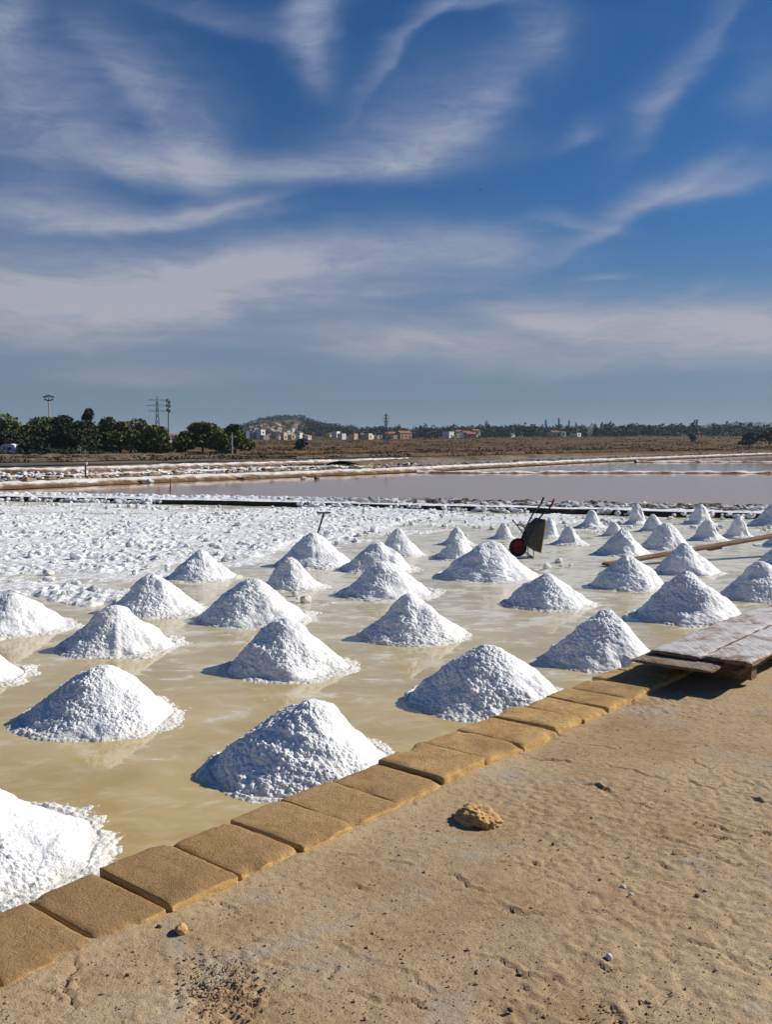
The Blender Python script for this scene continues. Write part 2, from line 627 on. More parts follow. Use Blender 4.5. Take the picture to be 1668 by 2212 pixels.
def m_plain(col, rough=0.8, var=0.25, scale=3.0, metallic=0.0, spec=0.3, bump=0.2, bd=0.01):
    def f(nt):
        p = nt.pos()
        n = nt.noise(p, scale, 5, 0.65)
        c = nt.mix(n, tuple(x * (1 - var) for x in col), tuple(min(1, x * (1 + var)) for x in col))
        return {'Base Color': c, 'Roughness': rough, 'Metallic': metallic, 'Specular IOR Level': spec,
                'Normal': nt.bump(nt.noise(p, scale * 6, 4, 0.6), bump, bd)}
    return f


def m_rust_metal(nt):
    p = nt.pos()
    n = nt.noise(p, 14, 6, 0.7, 0.3)
    col = nt.ramp(n, [(0.3, (0.03, 0.03, 0.03)), (0.48, (0.065, 0.065, 0.062)), (0.6, (0.055, 0.033, 0.017)), (0.75, (0.13, 0.06, 0.023))])
    return {'Base Color': col, 'Roughness': 0.75, 'Metallic': 0.25, 'Normal': nt.bump(n, 0.4, 0.005)}


def m_foliage(a, b):
    def f(nt):
        p = nt.pos()
        n = nt.noise(p, 0.55, 4, 0.6)
        n2 = nt.noise(p, 4.0, 3, 0.7)
        col = nt.mix(nt.remap(nt.math('MULTIPLY_ADD', n2, 0.5, n), 0.5, 1.0), a, b)
        return {'Base Color': col, 'Roughness': 0.75, 'Specular IOR Level': 0.2}
    return f


def m_ground(nt):
    p = nt.pos()
    x, y, z = nt.sep(p)
    ps = nt.mapping(p, (0.25, 1.0, 1.0), (0, 0, R_(-20)))
    n = nt.noise(ps, 0.10, 6, 0.65)
    n2 = nt.noise(ps, 0.6, 5, 0.7)
    n3 = nt.noise(nt.mapping(p, (0.3, 1.6, 1)), 0.05, 5, 0.65)
    mud = nt.mix(nt.remap(n, 0.35, 0.65), (0.115, 0.085, 0.052), (0.235, 0.185, 0.125))
    mud = nt.mix(nt.remap(n2, 0.58, 0.72, 0, 0.5), mud, (0.40, 0.36, 0.31))
    mud = nt.mix(nt.remap(n2, 0.3, 0.46, 0.7, 0), mud, (0.045, 0.036, 0.026))
    field = nt.mix(nt.remap(n3, 0.35, 0.62, 0, 1, True), (0.085, 0.058, 0.028), (0.20, 0.11, 0.045))
    field = nt.mix(nt.remap(n2, 0.3, 0.55, 0.75, 0), field, (0.06, 0.048, 0.022))
    yw = nt.math('MULTIPLY_ADD', n3, 120.0, y)
    col = nt.mix(nt.remap(yw, 190, 260, 0, 1, True), mud, field)
    hill = nt.mix(nt.remap(nt.noise(p, 0.02, 6, 0.7), 0.42, 0.56, 0, 1, True), (0.032, 0.048, 0.026), (0.12, 0.095, 0.055))
    col = nt.mix(nt.remap(y, 640, 760, 0, 1, True), col, hill)
    return {'Base Color': col, 'Roughness': 0.95, 'Specular IOR Level': 0.05, 'Normal': nt.bump(n2, 0.6, 0.5)}


def m_bank(nt):
    """salt crest, ochre stained feet: uses the attribute 'across' (0 near foot .. 1 far foot)"""
    at_ = nt.node('ShaderNodeAttribute', attribute_name='across')
    t = at_.outputs['Fac']
    p = nt.pos()
    n = nt.noise(p, 1.3, 5, 0.7)
    n2 = nt.noise(p, 5.0, 5, 0.7)
    tt = nt.math('ADD', t, nt.math('MULTIPLY_ADD', n, 0.5, -0.25))
    col = nt.ramp(tt, [(0.05, (0.14, 0.082, 0.042)), (0.13, (0.36, 0.26, 0.18)), (0.24, (0.80, 0.76, 0.70)), (0.52, (0.82, 0.79, 0.74)),
                       (0.62, (0.33, 0.24, 0.13)), (0.8, (0.15, 0.11, 0.07)), (1.0, (0.24, 0.19, 0.12))])
    col = nt.mix(nt.remap(n2, 0.3, 0.45, 0.6, 0), col, (0.13, 0.085, 0.045))
    return {'Base Color': col, 'Roughness': 0.9, 'Specular IOR Level': 0.1, 'Normal': nt.bump(n2, 0.6, 0.1)}


def m_dyke(nt):
    at_ = nt.node('ShaderNodeAttribute', attribute_name='across')
    t = at_.outputs['Fac']
    p = nt.pos()
    n = nt.noise(p, 1.1, 5, 0.7)
    n2 = nt.noise(p, 6.0, 5, 0.7)
    salt = nt.remap(nt.math('MULTIPLY_ADD', n2, 0.6, n), 0.76, 0.92, 0, 1, True)
    nearsalt = nt.remap(t, 0.30, 0.48, 1.0, 0.0, True)
    x = nt.sep(p)[0]
    left = nt.remap(x, -6.0, 3.0, 1.0, 0.0, True)      # the crust covers the whole bank at its far left end
    cover = nt.math('MAXIMUM', nt.math('MAXIMUM', nearsalt, left), nt.math('MULTIPLY', salt, 0.85))
    col = nt.mix(cover, nt.mix(n2, (0.045, 0.032, 0.022), (0.16, 0.115, 0.07)), (0.82, 0.815, 0.80))
    face = nt.remap(t, 0.012, 0.02, 1.0, 0.0)  # shade on the pan-side face, put into the colour as near black
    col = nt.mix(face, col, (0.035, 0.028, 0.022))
    return {'Base Color': col, 'Roughness': 0.8, 'Specular IOR Level': 0.2, 'Normal': nt.bump(n2, 0.7, 0.05)}


M = {}
M['salt'] = material('salt', m_salt)
M['salt_far'] = material('salt_rubble', m_salt_far)
M['brine'] = material('brine', m_brine)
M['pink'] = material('pink_pond', m_pond((0.44, 0.25, 0.155), (0.48, 0.285, 0.19), 0.12, 0.06))
M['blue_pond'] = material('grey_pond', m_pond((0.12, 0.125, 0.13), (0.20, 0.20, 0.20), 0.5, 0.12, False))
M['mauve_pond'] = material('mauve_pond', m_pond((0.17, 0.13, 0.125), (0.26, 0.21, 0.2), 0.4, 0.12, False))
M['dirt'] = material('trodden_earth', m_dirt)
M['tuff'] = material('tuff_stone', m_tuff)
M['ground'] = material('marsh_ground', m_ground)
M['bank'] = material('salt_bank', m_bank)
M['dyke'] = material('dyke_crust', m_dyke)
M['rust'] = material('rusted_sheet', m_rust_metal)
M['tyre'] = material('black_rubber', m_plain((0.016, 0.016, 0.016), 0.8))
M['red'] = material('dark_red_paint', m_plain((0.19, 0.012, 0.01), 0.6, 0.4, 20))
M['iron'] = material('dark_iron', m_plain((0.03, 0.028, 0.026), 0.6, 0.3, 20))
M['brown_iron'] = material('brown_rust', m_plain((0.26, 0.13, 0.05), 0.85, 0.45, 18))
M['stone'] = material('ochre_rock', m_plain((0.56, 0.345, 0.15), 0.95, 0.3, 14, 0, 0.1, 0.5, 0.008))
M['pale_stone'] = material('pale_pebble', m_plain((0.62, 0.58, 0.52), 0.9, 0.2, 20))
M['dark_stone'] = material('dark_pebble', m_plain((0.10, 0.075, 0.05), 0.9, 0.3, 20))
M['far_stone'] = material('bank_stones', m_plain((0.27, 0.20, 0.115), 0.95, 0.5, 0.8, 0, 0.1))
M['leaf_pine'] = material('pine_foliage', m_foliage((0.048, 0.070, 0.012), (0.150, 0.168, 0.034)))
M['leaf_dark'] = material('dark_foliage', m_foliage((0.024, 0.034, 0.016), (0.066, 0.078, 0.036)))
M['leaf_far'] = material('far_foliage', m_foliage((0.018, 0.028, 0.022), (0.045, 0.060, 0.040)))
M['leaf_dry'] = material('dry_reeds', m_foliage((0.05, 0.040, 0.018), (0.15, 0.09, 0.037)))
M['bark'] = material('bark', m_plain((0.10, 0.07, 0.05), 0.9, 0.3, 3))
M['steel'] = material('galvanised_steel', m_plain((0.16, 0.165, 0.17), 0.6, 0.1, 1, 0.3))
M['concrete'] = material('pale_concrete', m_plain((0.46, 0.45, 0.42), 0.85, 0.1, 1))
M['white_wall'] = material('white_plaster', m_plain((0.74, 0.71, 0.65), 0.85, 0.1, 0.4))
M['cream_wall'] = material('cream_plaster', m_plain((0.60, 0.49, 0.33), 0.85, 0.12, 0.4))
M['pink_wall'] = material('pink_plaster', m_plain((0.52, 0.31, 0.22), 0.85, 0.12, 0.4))
M['grey_wall'] = material('grey_plaster', m_plain((0.38, 0.36, 0.33), 0.85, 0.12, 0.4))
M['roof'] = material('clay_tiles', m_plain((0.30, 0.125, 0.065), 0.9, 0.3, 1))
M['glass'] = material('window_glass', m_plain((0.03, 0.035, 0.045), 0.15, 0.1, 1, 0, 0.5))
M['tarp'] = material('green_tarpaulin', m_plain((0.02, 0.16, 0.12), 0.6, 0.2, 1))
M['canvas'] = material('white_canvas', m_plain((0.72, 0.72, 0.70), 0.7, 0.1, 1))
#%%SETTING
# ------------------------------------------------------------------ lie of the land
def terrain(X, Y):
    X, Y = np.asarray(X, float), np.asarray(Y, float)
    plain = sstep(230, 650, Y) * (2.8 + 2.4 * sstep(-80, 200, X))
    plain = plain + sstep(300, 900, Y) * 1.5
    hill = 12 * np.exp(-((X + 150) / 230) ** 2 - ((Y - 1550) / 330) ** 2)
    hill = hill + 24 * np.exp(-((X + 158) / 62) ** 2 - ((Y - 1500) / 220) ** 2)
    hill = hill + 3.5 * np.exp(-((X + 128) / 20) ** 2 - ((Y - 1480) / 90) ** 2)
    ridge = 46 * np.exp(-((Y - 2700) / 420) ** 2) * sstep(330, 640, X) * (0.88 + 0.12 * np.sin(X / 130.0) + 0.05 * np.sin(X / 47.0))
    mid = 9 * np.exp(-((Y - 1500) / 400) ** 2) * sstep(-150, 150, X)
    slope = 11 * sstep(600, 1150, Y) * np.exp(-((X + 112) / 70) ** 2)
    return plain + hill + ridge + mid + slope * (1 - sstep(1150, 1500, Y))


def tz(x, y):
    return float(terrain(x, y))


GROUND_Z = -0.10
rows = np.concatenate([[-400, -150, -40, -10], np.geomspace(4, 9000, 150)])
cols = np.concatenate([np.linspace(-3.2, -1.0, 8)[:-1], np.linspace(-1.0, 1.0, 170), np.linspace(1.0, 3.2, 8)[1:]])
YY = np.repeat(rows[:, None], len(cols), 1)
XX = cols[None, :] * (np.abs(YY) + 25)
ZZ = terrain(XX, YY) + GROUND_Z
P = np.stack([XX, YY, ZZ], -1).reshape(-1, 3)
P[:, 2] += sstep(600, 900, P[:, 1]) * fbm(P * np.array([0.02, 0.02, 0]) , 4, 3) * 3.0
ground = structure(obj('ground', mesh_from('ground', P, grid_faces(len(rows), len(cols))[:, ::-1], True), M['ground']))


def sheet(name, px, z, mat, sub=1):
    V = [at(x, y, z) for x, y in px]
    bm = bmesh.new()
    f = bm.faces.new([bm.verts.new(v) for v in V])
    f.normal_update()
    if f.normal.z < 0:
        f.normal_flip()
    bmesh.ops.triangulate(bm, faces=bm.faces[:])
    me = bpy.data.meshes.new(name)
    bm.to_mesh(me)
    bm.free()
    return structure(obj(name, me, mat))


# the brine of the working pan, one sheet from the kerb to the dyke
brine = mesh_from('brine', [(-26, -2, 0), (30, -2, 0), (30, 30, 0), (11.5, 29.5, 0), (-15.2, 39, 0), (-26, 43, 0)], [(0, 1, 2, 3, 4, 5)])
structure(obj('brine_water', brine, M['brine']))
sheet('pink_pond', [(-260, 1085), (-260, 1063), (0, 1060), (400, 1041), (867, 1023), (1254, 1002), (1668, 984), (2300, 974),
                    (2300, 1118), (1668, 1100), (1000, 1086), (534, 1076), (0, 1070)], 0.02, M['pink'])
sheet('far_shallow_pan', [(-200, 1046), (-200, 1021), (120, 1019), (430, 1010), (640, 1005), (700, 1014), (430, 1031), (150, 1042)], 0.02, M['mauve_pond'])
sheet('left_grey_pan', [(-300, 1014), (-300, 1003), (120, 1002), (330, 998), (420, 995), (560, 994), (600, 990), (330, 992), (0, 1000.5), (-300, 1000)][:6], 0.02, M['blue_pond'])
sheet('middle_grey_pan', [(640, 1011), (900, 996), (1150, 992), (1210, 997), (1040, 1004), (830, 1015)], 0.02, M['mauve_pond'])
sheet('long_grey_pan', [(640, 984), (960, 978), (1330, 969), (1800, 966.5), (1800, 969), (1330, 973), (960, 983), (640, 991)], 0.02, M['blue_pond'])
sheet('right_grey_pan', [(1040, 993), (1300, 980), (1700, 972), (1700, 975), (1420, 983), (1180, 993)], 0.02, M['mauve_pond'])


def resample(pts, step):
    pts = [np.array(p, float) for p in pts]
    seg = [np.linalg.norm(b - a) for a, b in zip(pts, pts[1:])]
    L = np.concatenate([[0], np.cumsum(seg)])
    s = np.arange(0, L[-1], step)
    return np.stack([np.interp(s, L, [p[k] for p in pts]) for k in range(2)], -1), s


def bank(name, px, width, height, mat, step=0.5, nt_=10, seed=0, rough=0.06, profile=None, lift=0.0):
    """an earth bank along a line on the ground; width may vary along it"""
    pts = [at(x, y, 0)[:2] for x, y in px]
    Q, s = resample(pts, step)
    d = np.gradient(Q, axis=0)
    d /= np.linalg.norm(d, axis=1)[:, None]
    nrm = np.stack([-d[:, 1], d[:, 0]], -1)
    nrm *= np.sign((nrm * Q).sum(1))[:, None]       # away from the camera
    t = np.linspace(0, 1, nt_)
    W = np.interp(s, np.linspace(0, s[-1], len(width)), width) if isinstance(width, (list, tuple)) else np.full(len(s), width)
    prof = profile(t) if profile else np.sin(np.pi * np.clip(t, 0, 1)) ** 0.6
    P = np.zeros((len(s), nt_, 3))
    P[:, :, :2] = Q[:, None, :] + nrm[:, None, :] * (W[:, None] * t[None, :])[:, :, None]
    P[:, :, 2] = height * prof[None, :] + lift
    flat = P.reshape(-1, 3)
    n = fbm(flat * np.array([1.1, 1.1, 0]) + seed, 4, seed)
    n2 = fbm(flat * np.array([4.0, 4.0, 0]) + seed, 3, seed + 5)
    env = np.repeat(np.clip(prof * 1.5, 0, 1)[None, :], len(s), 0).ravel()
    flat[:, 2] += env * (n * rough + n2 * rough * 0.6)
    edge = np.repeat((t[None, :] - 0.5), len(s), 0).ravel()
    shift = (vnoise(np.repeat(np.stack([s * 0.6, s * 0, s * 0], -1), nt_, 0), seed + 3) * 0.12 * np.repeat(W, nt_))
    flat[:, :2] += np.repeat(nrm, nt_, 0) * (shift * np.abs(edge) * 2)[:, None]
    fc = grid_faces(len(s), nt_)
    me = mesh_from(name, flat, fc, False)
    att = me.attributes.new('across', 'FLOAT', 'POINT')
    att.data.foreach_set('value', np.repeat(t[None, :], len(s), 0).ravel().astype(np.float32))
    bm = bmesh.new()
    bm.from_mesh(me)
    bmesh.ops.recalc_face_normals(bm, faces=bm.faces[:])
    if sum(f.normal.z for f in bm.faces) < 0:
        bmesh.ops.reverse_faces(bm, faces=bm.faces[:])
    bm.to_mesh(me)
    bm.free()
    return structure(obj(name, me, mat)), Q, nrm, W


# ---- the dyke that closes the pan
def dyke_profile(t):
    z = np.where(t < 0.012, 0.0, np.where(t < 0.02, 1.0, 1.0))
    z = np.where(t < 0.006, 0.0, z)
    dip = np.exp(-((t - 0.44) / 0.09) ** 2) * 0.75
    back = 0.45 * np.exp(-((t - 0.68) / 0.15) ** 2)
    return (z - dip + back) * (1 - sstep(0.9, 1.0, t)) * np.where(t < 0.006, 0, 1)


DYKE_PX = [(-330, 1073), (0, 1081), (534, 1093), (1000, 1104), (1334, 1113), (1668, 1122), (2100, 1134)]


def bank_dyke():
    pts = [at(x, y, 0)[:2] for x, y in DYKE_PX]
    Q, s = resample(pts, 0.10)
    d = np.gradient(Q, axis=0)
    d /= np.linalg.norm(d, axis=1)[:, None]
    nrm = np.stack([-d[:, 1], d[:, 0]], -1)
    t = np.concatenate([[0.0, 0.001, 0.012], np.linspace(0.02, 1.0, 26)])
    W = np.interp(Q[:, 0], [-20, -8, 0, 12, 20], [1.7, 2.0, 3.0, 3.9, 4.2])
    h = 0.17
    prof = dyke_profile(t)
    prof[0] = -0.5
    prof[1] = 0.55
    prof[2] = 0.92
    P = np.zeros((len(s), len(t), 3))
    P[:, :, :2] = Q[:, None, :] + nrm[:, None, :] * (W[:, None] * t[None, :])[:, :, None]
    P[:, :, 2] = h * prof[None, :]
    flat = P.reshape(-1, 3)
    dipfill = np.interp(Q[:, 0], [-8, 2], [1.0, 0.0])            # no gutter at the left
    dip = np.exp(-((t - 0.44) / 0.09) ** 2) * 0.75 * h
    flat[:, 2] += (dipfill[:, None] * dip[None, :]).ravel()
    n = fbm(flat * np.array([1.5, 1.5, 0]), 4, 31)
    w = 0.55 - worley(flat * np.array([4.2, 4.2, 0]) + np.array([0, 0, .5]), 8)
    env = np.repeat((sstep(0.02, 0.10, t) * (1 - sstep(0.93, 1.0, t)))[None, :], len(s), 0).ravel()
    backrow = np.repeat(np.exp(-((t - 0.7) / 0.16) ** 2)[None, :], len(s), 0).ravel()
    flat[:, 2] += env * (n * 0.05 + w * (0.05 + 0.10 * backrow))
    jit = vnoise(np.repeat(np.stack([s * 0.9, s * 0, s * 0], -1), len(t), 0), 4) * 0.22 + vnoise(np.repeat(np.stack([s * 4.3, s * 0, s * 0], -1), len(t), 0), 9) * 0.05
    flat[:, :2] += np.repeat(nrm, len(t), 0) * (jit * np.repeat((1 - sstep(0, 0.4, t))[None, :], len(s), 0).ravel())[:, None]
    me = mesh_from('dyke', flat, grid_faces(len(s), len(t))[:, ::-1], False)
    att = me.attributes.new('across', 'FLOAT', 'POINT')
    att.data.foreach_set('value', np.repeat(t[None, :], len(s), 0).ravel().astype(np.float32))
    bm = bmesh.new()
    bm.from_mesh(me)
    if sum(f.normal.z for f in bm.faces) < 0:
        bmesh.ops.reverse_faces(bm, faces=bm.faces[:])
    bm.to_mesh(me)
    bm.free()
    structure(obj('dyke', me, M['dyke']))
    # crusted stones on the far lip
    rng = np.random.default_rng(5)
    cs, ss = [], []
    for i in range(1500):
        k = rng.integers(0, len(s))
        tt = np.clip(rng.normal(0.74, 0.13), 0.5, 0.95)
        q = Q[k] + nrm[k] * W[k] * tt
        cs.append((q[0], q[1], 0.12 + rng.uniform(-.03, .05)))
        ss.append(rng.uniform(0.035, 0.11))
    o = stuff(obj('dyke_stones', lumps_mesh('dyke_stones', cs[:850], ss[:850], 3), M['salt_far']))
    o['label'] = 'salt crusted stones heaped along the dyke behind the pan'
    o['category'] = 'stones'
    fc_, fs_ = [], []
    for i in range(900):
        k = rng.integers(0, len(s))
        if rng.random() > np.interp(Q[k][0], [-8, 6], [1.0, 0.35]) or vnoise(np.array([[s[k] * 0.5, 0, 0]]), 3)[0] < -0.25:
            continue
        q = Q[k] + nrm[k] * rng.normal(-0.02, 0.16)
        fc_.append((q[0], q[1], rng.uniform(0.02, 0.13)))
        fs_.append(rng.uniform(0.04, 0.12))
    o = stuff(obj('dyke_crust_lumps', lumps_mesh('dyke_crust_lumps', fc_, fs_, 13, 0.8, ICO2, 0.2), M['salt_far']))
    o['label'] = 'lumps of salt crust fallen along the foot of the dyke'
    o['category'] = 'salt'
    k_ = [i for i in range(850, 1500) if cs[i][0] > -5]
    o = stuff(obj('dyke_rubble', lumps_mesh('dyke_rubble', [cs[i] for i in k_], [ss[i] for i in k_], 5), M['dark_stone']))
    o['label'] = 'dark bare stones among the salt crust on the dyke'
    o['category'] = 'stones'


bank_dyke()

BANK_PX = [(-220, 1071), (0, 1058), (400, 1040), (867, 1021), (1254, 1000), (1668, 982.5), (2100, 972)]
_, BQ, BN, BW = bank('salt_bank', BANK_PX, [2.6, 2.8, 3.0, 3.4, 4.0], 0.32, M['bank'], 0.5, 14, 11, 0.07)
bank('low_bank', [(900, 1023), (1100, 1023.5), (1400, 1023), (1668, 1024), (2100, 1025)], 1.5, 0.16, M['bank'], 0.4, 9, 12, 0.12)
bank('low_bank', [(1380, 999.5), (1668, 999), (2000, 999)], 1.6, 0.16, M['bank'], 0.5, 8, 13, 0.14)
bank('earth_bank', [(-260, 1025), (150, 1021), (430, 1011), (640, 1004), (900, 995)], 3.2, 0.35, M['bank'], 0.6, 9, 14, 0.12)
bank('earth_bank', [(-260, 1036), (150, 1031), (420, 1021), (640, 1012), (860, 1012)], 1.4, 0.16, M['bank'], 0.5, 8, 15, 0.12)
bank('earth_bank', [(-300, 1000), (140, 997), (330, 992), (520, 988), (640, 990), (960, 984.5), (1330, 975), (1750, 969)], 5.0, 0.35, M['ground'], 1.0, 8, 16, 0.2)
bank('earth_bank', [(-300, 992), (330, 987), (520, 982), (900, 975), (1330, 966), (1750, 963)], 6.0, 0.45, M['ground'], 1.2, 8, 17, 0.25)
bank('earth_bank', [(780, 1006), (1000, 995), (1250, 985), (1668, 975)], 4.0, 0.4, M['ground'], 0.8, 8, 18, 0.15)

# stones lining the far banks, too small to tell apart
rng = np.random.default_rng(9)
cs, ss = [], []
for k in range(0, len(BQ)):
    for j in range(3):
        q = BQ[k] + BN[k] * BW[k] * np.clip(rng.normal(0.72, 0.10), .5, 1) + rng.uniform(-.2, .2, 2)
        cs.append((q[0], q[1], 0.25))
        ss.append(rng.uniform(0.12, 0.30) * (1.0 + 0.004 * q[1]))
o = stuff(obj('bank_stones', lumps_mesh('bank_stones', cs, ss, 4), M['far_stone']))
o['label'] = 'ochre stones lining the salt bank beyond the pink pond'
o['category'] = 'stones'
cs, ss = [], []
for i in range(330):
    x = rng.uniform(-40, 560) if i % 4 else rng.uniform(500, 900)
    y = np.interp(x, [0, 430, 900], [1029, 1021, 1004]) + rng.normal(0, 5.5)
    p = at(x, y, 0.08)
    cs.append((p.x, p.y, 0.08))
    ss.append(rng.uniform(0.10, 0.22))
o = stuff(obj('salt_lumps', lumps_mesh('salt_lumps', cs, ss, 6), M['salt_far']))
o['label'] = 'small white lumps dotted over the far shallow pan'
o['category'] = 'salt'
o = stuff(obj('dark_lumps', lumps_mesh('dark_lumps', [(c[0] + rng.uniform(-1, 1), c[1] + rng.uniform(-.6, .6), c[2]) for c in cs[:200]], ss[:200], 7), M['dark_stone']))  # dark lumps set close beside the white ones
o['label'] = 'small dark lumps dotted over the far shallow pan'
o['category'] = 'clods'

# ------------------------------------------------------------------ kerb line
KZ = 0.22
KA, KB = at(212, 1880, KZ), at(1070, 1545, KZ)
KD = (KB - KA).normalized()                       # along the kerb, away from the camera
KN = Vector((KD.y, -KD.x, 0))                     # across it, towards the path
KERB_W = 0.56


def kerb_s(x, y):
    return (at(x, y, KZ) - KA).dot(KD)


def kp(s, t, z):
    return KA + KD * s + KN * t + Vector((0, 0, z - KZ))


# ---- the path of trodden earth
def build_path():
    s = np.concatenate([np.linspace(-30, -4.0, 12)[:-1], np.arange(-4.0, 5.3, 0.0135), np.geomspace(5.3, 40, 130)[1:]])
    t = np.concatenate([[0.06, 0.25, 0.42], np.arange(0.46, 4.3, 0.0135), np.geomspace(4.3, 12, 50)[1:], [30, 60]])
    S, T = np.meshgrid(s, t, indexing='ij')
    X = KA.x + KD.x * S + KN.x * T
    Y = KA.y + KD.y * S + KN.y * T
    P = np.stack([X, Y, np.zeros_like(X)], -1).reshape(-1, 3)
    st = np.stack([S.ravel(), T.ravel(), np.zeros(S.size)], -1)
    z = np.full(len(P), KZ - 0.045)
    z += 0.030 * fbm(P * 0.55, 3, 40)
    a = R_(28)
    stretched = np.stack([P[:, 0] * math.cos(a) + P[:, 1] * math.sin(a), (-P[:, 0] * math.sin(a) + P[:, 1] * math.cos(a)) * 1.5, P[:, 2]], -1)
    z += 0.006 * fbm(stretched * 4.5, 4, 41)
    rough = sstep(0.05, 0.5, vnoise(P * 0.9, 47)) * 0.75 + 0.35
    z += rough * 0.006 * fbm(P * 17, 3, 42)
    z += rough * 0.0060 * fbm(P * 36, 2, 43)
    pit = worley(P * np.array([11.0, 11.0, 0]) + np.array([0, 0, .5]), 46)
    z -= 0.010 * rough * (1 - sstep(0.05, 0.13, pit))
    # broken, crumbled patch
    for cx, cy, r, amp in ((470, 2110, 0.22, 1.0), (505, 2165, 0.16, 1.0), (1100, 2195, 0.14, 0.6), (115, 2140, 0.12, 0.5), (1640, 1715, 0.2, 0.35)):
        c = at(cx, cy, KZ - .04)
        dd = np.hypot(P[:, 0] - c.x, P[:, 1] - c.y) / r
        m = dd < 3
        e = np.exp(-dd[m] ** 2) * amp
        w = worley(P[m] * np.array([26, 26, 0]) + np.array([0, 0, .5]), 5)
        w2 = worley(P[m] * np.array([60, 60, 0]) + np.array([0, 0, .5]), 6)
        z[m] += e * (0.035 * (0.5 - w) + 0.014 * (.5 - w2) - 0.008)
    # scuffs and cracks
    rngp = np.random.default_rng(77)
    for k in range(90):
        if k < 70:
            c = at(rngp.uniform(100, 1700), rngp.uniform(1560, 2230), KZ - .04)
        else:
            c = at(*((1160, 1860), (1200, 1640), (1290, 1700), (1560, 1790), (1640, 1725), (1120, 1960))[k % 6], KZ - .04)
        L_ = rngp.uniform(0.04, 0.22)
        a_ = R_(-38) + rngp.normal(0, 0.45)
        bx = np.abs(P[:, 0] - c.x) + np.abs(P[:, 1] - c.y) < 0.5
        if not bx.any():
            continue
        dx, dy = P[bx, 0] - c.x, P[bx, 1] - c.y
        u = dx * math.cos(a_) + dy * math.sin(a_)
        w_ = -dx * math.sin(a_) + dy * math.cos(a_) + 0.02 * np.sin(u * 23 + k) + 0.008 * np.sin(u * 71)
        z[bx] += (np.exp(-(u / L_) ** 4)) * (-0.014 * np.exp(-(w_ / 0.008) ** 2) + 0.006 * np.exp(-((w_ - 0.02) / 0.014) ** 2)) * rngp.uniform(.4, 1)
    # earth lies against the kerb
    z += 0.018 * np.exp(-((st[:, 1] - KERB_W) / 0.07) ** 2) * (0.5 + fbm(st * np.array([2.2, 2, 0]), 3, 44))
    P[:, 2] = z
    me = mesh_from('path', P, grid_faces(len(s), len(t))[:, ::-1], True)
    o = obj('path', me, M['dirt'])
    if me.polygons[len(me.polygons) // 2].normal.z < 0:
        me.flip_normals()
    return structure(o)


path = build_path()


def path_z(x, y):
    return KZ - 0.045 + 0.030 * float(fbm(np.array([[x * .55, y * .55, 0]]), 3, 40)[0])


# ---- kerb of tuff blocks
def block_mesh(L, W, H, seed, bevel=0.012):
    bm = bmesh.new()
    bmesh.ops.create_cube(bm, size=1.0)
    for v in bm.verts:
        v.co = Vector((v.co.x * L, v.co.y * W, v.co.z * H))
    bmesh.ops.bevel(bm, geom=bm.edges[:], offset=bevel, segments=2, affect='EDGES', profile=0.6)
    for _ in range(4):
        longe = [e for e in bm.edges if e.calc_length() > 0.035]
        if not longe:
            break
        bmesh.ops.subdivide_edges(bm, edges=longe, cuts=1, use_grid_fill=True)
    bmesh.ops.triangulate(bm, faces=[f for f in bm.faces if len(f.verts) > 4])
    V = np.array([v.co[:] for v in bm.verts])
    n = fbm(V * 5.5 + seed * 3.1, 3, seed)
    n2 = fbm(V * 22 + seed * 1.7, 3, seed + 3)
    bm.normal_update()
    N = np.array([v.normal[:] for v in bm.verts])
    edge = np.maximum(np.abs(V[:, 0]) / (L / 2), np.abs(V[:, 1]) / (W / 2))
    wear = sstep(0.86, 1.0, edge) * np.clip(0.45 + n + 0.8 * n2, 0, 1.6) * 0.016
    top = V[:, 2] > H * 0.3
    V = V + N * (n * 0.009 + n2 * 0.005)[:, None]
    V[:, 2] -= wear * top
    outer = sstep(0.80, 1.0, -V[:, 1] / (W / 2)) * top      # crumbled edge on the path side
    V[:, 2] -= outer * np.clip(0.5 + 1.2 * n2 + 0.6 * n, 0.1, 1.6) * 0.016
    V[:, 1] += outer * np.clip(0.4 + n2 + n, 0, 1.5) * 0.022
    rc = random.Random(seed * 7)
    for _ in range(rc.choice([1, 2, 2, 3])):         # chipped corners and edges
        if rc.random() < 0.55:
            c0 = np.array([rc.choice([-1, 1]) * L / 2, rc.choice([-1, 1]) * W / 2])
        else:
            c0 = np.array([rc.choice([-1, 1]) * L / 2, rc.uniform(-1, 1) * W / 2]) if rc.random() < .5 else np.array([rc.uniform(-1, 1) * L / 2, rc.choice([-1, 1]) * W / 2])
        dd = np.hypot(V[:, 0] - c0[0], V[:, 1] - c0[1]) / rc.uniform(0.04, 0.11)
        V[:, 2] -= top * np.clip(1 - dd + 0.4 * n2, 0, 1) * rc.uniform(0.012, 0.03)
    for v, p in zip(bm.verts, V):
        v.co = p
    me = bpy.data.meshes.new('stone_block')
    bm.to_mesh(me)
    bm.free()
    me.polygons.foreach_set('use_smooth', [True] * len(me.polygons))
    return me


